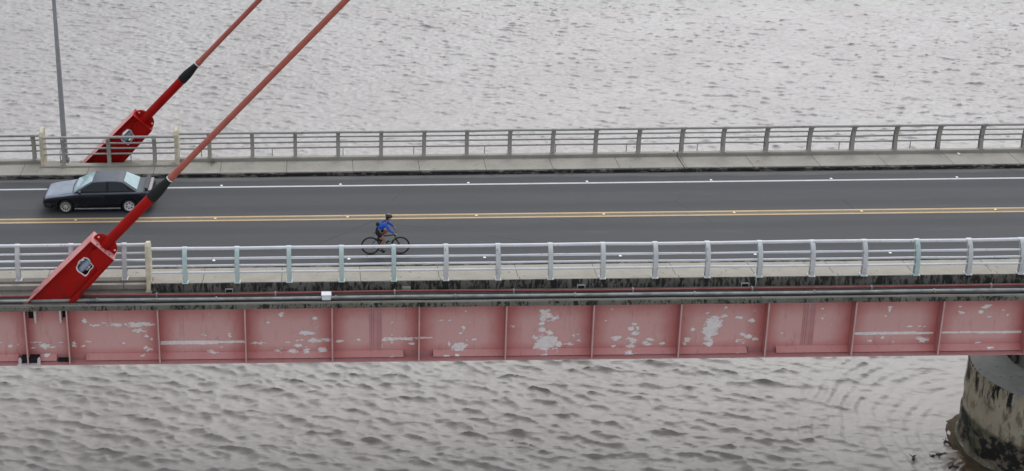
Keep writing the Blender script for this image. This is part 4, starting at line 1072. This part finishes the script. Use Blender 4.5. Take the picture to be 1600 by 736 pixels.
cr.tube([L(*bb, -.075), L(*foot_n, -.09)], .012, 6); cr.tube([L(*bb, .075), L(*foot_f, .09)], .012, 6)
cr.tube([L(*bb, -.08), L(*bb, .08)], .022, 8)
cr.build('crankset', M['bike'], bike, smooth=60)
for f_, s_ in ((foot_n, -1), (foot_f, 1)):
    MB().box(*(L(f_[0] - .05, 0)[0], L(f_[0] + .05, 0)[0]), *sorted((BY + s_ * .10, BY + s_ * .20)), f_[1] - .008, f_[1] + .014).build('pedal', M['trim'], bike, bevel=.004)
ch = MB().tube([L(bb[0], bb[1] + .085, -.055), L(0, R + .035, -.055)], .005, 4); ch.tube([L(bb[0], bb[1] - .085, -.055), L(.03, R - .12, -.055), L(0, R - .035, -.055)], .005, 4)
ch.tube([L(0, R, -.04), L(0, R, -.065)], .05, 14)
ch.build('chain', M['trim'], bike)
bt = MB().tube([L(.62, .50), L(.75, .60)], .036, 10); bt.build('bottle', M['trim'], bike, smooth=40)

# ================================================================== CYCLIST
M['skin'] = simple('skin', (.34, .165, .11), .5, var=.06)
M['jersey'] = simple('blue_jersey', (.012, .085, .46), .7, var=.2, scale=12)
M['jersey_dark'] = simple('dark_blue_sleeve', (.01, .022, .09), .7)
M['shorts'] = simple('black_shorts', (.008, .008, .009), .75)
M['shoe'] = simple('black_shoe', (.012, .012, .013), .5)
M['helmet'] = simple('dark_helmet', (.02, .02, .02), .4)
M['helmet_grey'] = simple('grey_helmet_top', (.13, .14, .13), .4)
M['hair'] = simple('dark_hair', (.012, .008, .006), .6)
M['glove'] = simple('grey_glove', (.42, .42, .42), .7)
M['piping'] = simple('pale_piping', (.5, .58, .75), .7)
person = thing('person', (BX, BY, .004), 'cyclist in blue long-sleeved jersey, black shorts and dark helmet leaning over the bars', 'person')
def skinmesh(name, joints, edges, mat, parent, root=0, sub=2):
    """joints {key:(x,z,y,r)} in bicycle coordinates"""
    keys = list(joints); me = bpy.data.meshes.new(name)
    off = person.location
    me.from_pydata([tuple(Vector(L(joints[k][0], joints[k][1], joints[k][2])) - off) for k in keys], [(keys.index(a), keys.index(c_)) for a, c_ in edges], [])
    o = bpy.data.objects.new(name, me); COL.objects.link(o)
    sk = o.modifiers.new('skin', 'SKIN'); sk.use_smooth_shade = True
    for i, k in enumerate(keys):
        r_ = joints[k][3]; r_ = r_ if isinstance(r_, tuple) else (r_, r_)
        me.skin_vertices[0].data[i].radius = r_
        me.skin_vertices[0].data[i].use_root = (i == root)
    ss = o.modifiers.new('sub', 'SUBSURF'); ss.levels = sub; ss.render_levels = sub
    bpy.context.view_layer.update()
    ev = o.evaluated_get(bpy.context.evaluated_depsgraph_get())
    nm = bpy.data.meshes.new_from_object(ev); o.modifiers.clear(); o.data = nm; nm.name = name
    nm.materials.clear(); nm.materials.append(mat)
    nm.polygons.foreach_set('use_smooth', [True] * len(nm.polygons))
    o.parent = parent; return o
J = {
 'pelvis': (.27, 1.05, 0, .145), 'waist': (.37, 1.19, 0, .135), 'chest': (.51, 1.34, 0, .16), 'neckb': (.62, 1.445, 0, .07), 'neck': (.675, 1.50, 0, .055), 'headb': (.715, 1.56, 0, .075), 'headt': (.745, 1.66, 0, .088),
 'shn': (.575, 1.405, -.185, .062), 'shf': (.575, 1.405, .185, .062),
 'eln': (.755, 1.19, -.27, .044), 'elf': (.80, 1.22, .27, .044), 'wrn': (.955, 1.055, -.30, .031), 'wrf': (.965, 1.06, .29, .031),
 'han': (1.0, 1.035, -.30, .034), 'haf': (1.005, 1.035, .29, .034),
 'hpn': (.27, 1.02, -.10, .105), 'hpf': (.29, 1.03, .10, .105),
 'knn': (.555, .70, -.115, .062), 'knf': (.735, 1.0, .12, .066), 'cfn': (.50, .54, -.115, .062), 'cff': (.62, .83, .12, .062),
 'ann': (.43, .29, -.125, .040), 'anf': (.42, .60, .125, .040), 'tnn': (.41, .215, -.13, .035), 'ton': (.60, .155, -.14, .032), 'tnf': (.39, .545, .13, .035), 'tof': (.56, .52, .14, .032),
}
fx, fz = foot_n; J['ton'] = (fx + .07, fz + .045, -.145, .032); J['tnn'] = (fx - .13, fz + .075, -.135, .036); J['ann'] = (fx - .12, fz + .17, -.13, .040)
gx, gz = foot_f; J['tof'] = (gx + .07, gz + .045, .145, .032); J['tnf'] = (gx - .13, gz + .075, .135, .036); J['anf'] = (gx - .12, gz + .17, .13, .040)
J['cfn'] = ((J['knn'][0] * .6 + J['ann'][0] * .4) - .02, J['knn'][1] * .6 + J['ann'][1] * .4, -.12, .060)
J['cff'] = ((J['knf'][0] * .6 + J['anf'][0] * .4) - .02, J['knf'][1] * .6 + J['anf'][1] * .4, .12, .060)
E_ = [('pelvis', 'waist'), ('waist', 'chest'), ('chest', 'neckb'), ('neckb', 'neck'), ('neck', 'headb'), ('headb', 'headt'),
      ('chest', 'shn'), ('chest', 'shf'), ('shn', 'eln'), ('eln', 'wrn'), ('shf', 'elf'), ('elf', 'wrf'), ('wrn', 'han'), ('wrf', 'haf'),
      ('pelvis', 'hpn'), ('pelvis', 'hpf'), ('hpn', 'knn'), ('hpf', 'knf'), ('knn', 'cfn'), ('knf', 'cff'), ('cfn', 'ann'), ('cff', 'anf'),
      ('ann', 'tnn'), ('tnn', 'ton'), ('anf', 'tnf'), ('tnf', 'tof')]
skinmesh('body', J, E_, M['skin'], person)
g_ = lambda k, dr: (*J[k][:3], J[k][3] + dr)
def lerp(a, c_, t): return tuple(J[a][i] * (1 - t) + J[c_][i] * t for i in range(4))
JJ = {k: g_(k, .014) for k in ('pelvis', 'waist', 'chest', 'neckb', 'shn', 'shf', 'eln', 'elf')}
JJ['pelvis'] = (.31, 1.12, 0, .125)
for a, q_ in (('wrn', 'eln'), ('wrf', 'elf')):
    x = lerp(a, q_, .12); JJ[a] = (*x[:3], x[3] + .012)
ejs = skinmesh('jersey', JJ, [('pelvis', 'waist'), ('waist', 'chest'), ('chest', 'neckb'), ('chest', 'shn'), ('chest', 'shf'), ('shn', 'eln'), ('eln', 'wrn'), ('shf', 'elf'), ('elf', 'wrf')], M['jersey'], person)
JS = {'pelvis': (.265, 1.055, 0, .142), 'hpn': g_('hpn', .018), 'hpf': g_('hpf', .018), 'w': (.335, 1.16, 0, .118)}
for a, k, q_ in (('mn', 'hpn', 'knn'), ('mf', 'hpf', 'knf')):
    x = lerp(k, q_, .62); JS[a] = (*x[:3], x[3] + .014)
skinmesh('shorts', JS, [('w', 'pelvis'), ('pelvis', 'hpn'), ('pelvis', 'hpf'), ('hpn', 'mn'), ('hpf', 'mf')], M['shorts'], person, root=0)
for a, c_ in (('tnn', 'ton'), ('tnf', 'tof')):
    s_ = -1 if a == 'tnn' else 1
    o = skinmesh('shoe', {'a': (J[a][0] - .03, J[a][1] + .01, J[a][2], .046), 'b': (J[a][0] + .08, J[a][1] - .012, J[a][2], .045), 'c': (J[c_][0] + .03, J[c_][1] - .002, J[c_][2], .038)}, [('a', 'b'), ('b', 'c')], M['shoe'], person)
# gloved hands closed on the grips: palm, four bent fingers, thumb
for s_ in (-1, 1):
    gy = s_ * .29
    jh = {'w': (.955, 1.055, gy, .034), 'p': (.985, 1.035, gy, (.036, .022))}
    hand = skinmesh('glove', jh, [('w', 'p')], M['glove'], person)
    for k in range(4):
        yy = gy + s_ * (-.030 + .020 * k); ln = (.9, 1., .95, .8)[k]
        skinmesh('finger', {'a': (.985, 1.030, yy, .0095), 'b': (.985 + .036 * ln, 1.026, yy, .009), 'c': (.985 + .044 * ln, .998, yy, .0085), 'd': (.985 + .020, .982, yy, .008)}, [('a', 'b'), ('b', 'c'), ('c', 'd')], M['glove'] if k < 9 else M['skin'], hand, sub=1)
    skinmesh('thumb', {'a': (.975, 1.025, gy - s_ * .028, .010), 'b': (.985, .998, gy - s_ * .045, .009), 'c': (1.01, .985, gy - s_ * .045, .008)}, [('a', 'b'), ('b', 'c')], M['glove'], hand, sub=1)
# helmet, face and hair
def ell(name, c_, r_, mat, parent, tilt=0., lo=-1., n=20, k=12, vents=False):
    mb = MB(); vs = []; ct, st_ = math.cos(tilt), math.sin(tilt)
    for i in range(k + 1):
        ph = -PI / 2 + PI * i / k; z = max(math.sin(ph), lo); rr_ = math.cos(ph) if math.sin(ph) >= lo else math.sqrt(max(0, 1 - lo * lo)) * max(0, (math.sin(ph) + 1) / (lo + 1 + 1e-6))
        for j in range(n):
            t_ = 2 * PI * j / n; x, y, zz = r_[0] * rr_ * math.cos(t_), r_[1] * rr_ * math.sin(t_), r_[2] * z
            x, zz = x * ct - zz * st_, x * st_ + zz * ct
            vs.append(L(c_[0] + x, c_[1] + zz, c_[2] + y))
    fs = [(i * n + j, i * n + (j + 1) % n, (i + 1) * n + (j + 1) % n, (i + 1) * n + j) for i in range(k) for j in range(n)]
    return mb.add(vs, fs).build(name, mat, parent, smooth=60)
hl = ell('helmet', (.735, 1.675, 0), (.150, .105, .105), M['helmet'], person, -.25, -.15)
ell('helmet_shell', (.728, 1.700, 0), (.115, .082, .092), M['helmet_grey'], person, -.25, .1)
ell('hair', (.675, 1.60, 0), (.075, .085, .085), M['hair'], person)
mb = MB(); mb.obox(L(.825, 1.60, 0), (.018, 0, -.006), (0, .012, 0), (.006, 0, .02)); mb.build('nose', M['skin'], person, bevel=.006)
for s_ in (-1, 1):
    ell('eye', (.808, 1.622, s_ * .03), (.012, .013, .009), M['black'], person, n=8, k=6)
    ell('ear', (.735, 1.60, s_ * .083), (.022, .012, .03), M['skin'], person, n=8, k=6)
mb = MB(); mb.obox(L(.812, 1.565, 0), (.008, 0, 0), (0, .022, 0), (0, 0, .005)); mb.build('mouth', simple('lips', (.25, .08, .07), .5), person, bevel=.002)
# pale piping on the flank of the jersey and dark yoke
mb = MB().tube([L(.25, 1.08, -.118), L(.33, 1.16, -.126), L(.40, 1.225, -.122), L(.47, 1.26, -.135)], .011, 6); mb.build('piping', M['piping'], person, smooth=60)
yk = skinmesh('dark_yoke', {'a': (.55, 1.475, 0, (.10, .03)), 'b': (.44, 1.40, 0, (.12, .03)), 'c': (.62, 1.50, 0, (.07, .03))}, [('b', 'a'), ('a', 'c')], M['jersey_dark'], person)
pack = thing('waist_pack', (BX - .60 + .30, BY, 1.3), 'small black pack on the back of the cyclist in blue', 'bag')
ell('pouch', (.285, 1.345, 0), (.085, .10, .075), M['shorts'], pack, .9)
MB().tube([L(.30, 1.33, -.09), L(.40, 1.30, -.135), L(.45, 1.27, -.12)], .012, 6).build('strap', M['trim'], pack, smooth=60)

# ================================================================== DEBRIS, LITTER, WEEDS
M['wood'] = simple('wet_driftwood', (.045, .032, .026), .6, var=.3)
r = random.Random(21)
first = None
for i, (x, y, s_) in enumerate(((26.76, -1.31, .5), (27.06, -1.13, .55), (27.77, -.30, .45), (25.84, -1.57, .5), (27.2, -2.1, .8), (27.9, -2.3, .7))):
    mb = MB(); a = r.uniform(0, 6.28)
    pts = [Vector((x, y, WZ + .02))]
    for k in range(5):
        a += r.gauss(0, .5); pts.append(pts[-1] + Vector((math.cos(a) * .16 * s_, math.sin(a) * .16 * s_, r.gauss(.015, .035))))
    mb.tube(pts, [.05, .06, .055, .045, .03, .012], 6)
    for k in (1, 2, 3):
        q_ = pts[k] + Vector((r.gauss(0, .09), r.gauss(0, .09), r.uniform(.03, .10)))
        mb.tube([pts[k], (pts[k] + q_) / 2 + Vector((0, 0, .02)), q_], [.02, .016, .008], 5)
    o = mb.build('driftwood', M['wood'], smooth=60)
    lab = ['forked dark twig afloat left of the pier, middle of the row', 'dark twig afloat just right of the forked one, left of the pier', 'small dark twig afloat nearest the left flank of the pier', 'dark twig afloat farthest left of the pier', 'long dark branch afloat at the lower frame edge left of the pier', 'crooked dark branch against the muddy foot of the pier'][i]
    tag(o, lab, 'driftwood', 'branches drifting beside the pier')
o = MB().add([(29.60, 5.56, KH + .02), (29.74, 5.53, KH + .05), (29.78, 5.66, KH + .03), (29.63, 5.69, KH + .08)], [(0, 1, 2, 3)]).build('litter', M['boxwhite'])
sol = o.modifiers.new('s', 'SOLIDIFY'); sol.thickness = .01
tag(o, 'scrap of white litter on the far pavement near the right edge', 'litter')

def tufts(name, spots, cols, label, hgt=.06):
    mb = MB()
    for (x, y, z, sx, sy, cnt) in spots:
        for k in range(cnt):
            cx_, cy2 = x + r.gauss(0, sx), y + r.gauss(0, sy)
            for q_ in range(5):
                a = r.uniform(0, 6.28); h_ = hgt * r.uniform(.4, 1.3); l_ = r.uniform(.01, .05); w_ = r.uniform(.004, .010)
                e = Vector((-math.sin(a), math.cos(a), 0)) * w_; b0 = Vector((cx_, cy2, z)); t_ = b0 + Vector((math.cos(a) * l_, math.sin(a) * l_, h_))
                mb.add([b0 - e, b0 + e, t_ + e * .3, t_ - e * .3], [(0, 1, 2, 3)], mi=r.randrange(len(cols)))
    o = mb.build(name, [simple(name + '_green', c_, .8, var=.3) for c_ in cols], fix=False, smooth=0)
    tag(o, label, 'weeds', kind='stuff')
tufts('kerb_weeds', [(-2.4, -4.42, 0, .5, .05, 160), (26.3, -4.42, 0, .7, .05, 160), (1.8, 4.46, 0, .7, .03, 80), (11.4, 4.46, 0, .3, .03, 60), (-9.8, 4.46, 0, 1.2, .03, 60), (16.7, 4.5, .05, .1, .1, 40), (-5.0, 5.75, KH, .08, .2, 60), (-14.2, 4.46, 0, .8, .03, 90)],
      [(.13, .14, .04), (.18, .16, .06), (.10, .085, .045)], 'thin tufts of weeds and moss growing along both kerbs', .05)
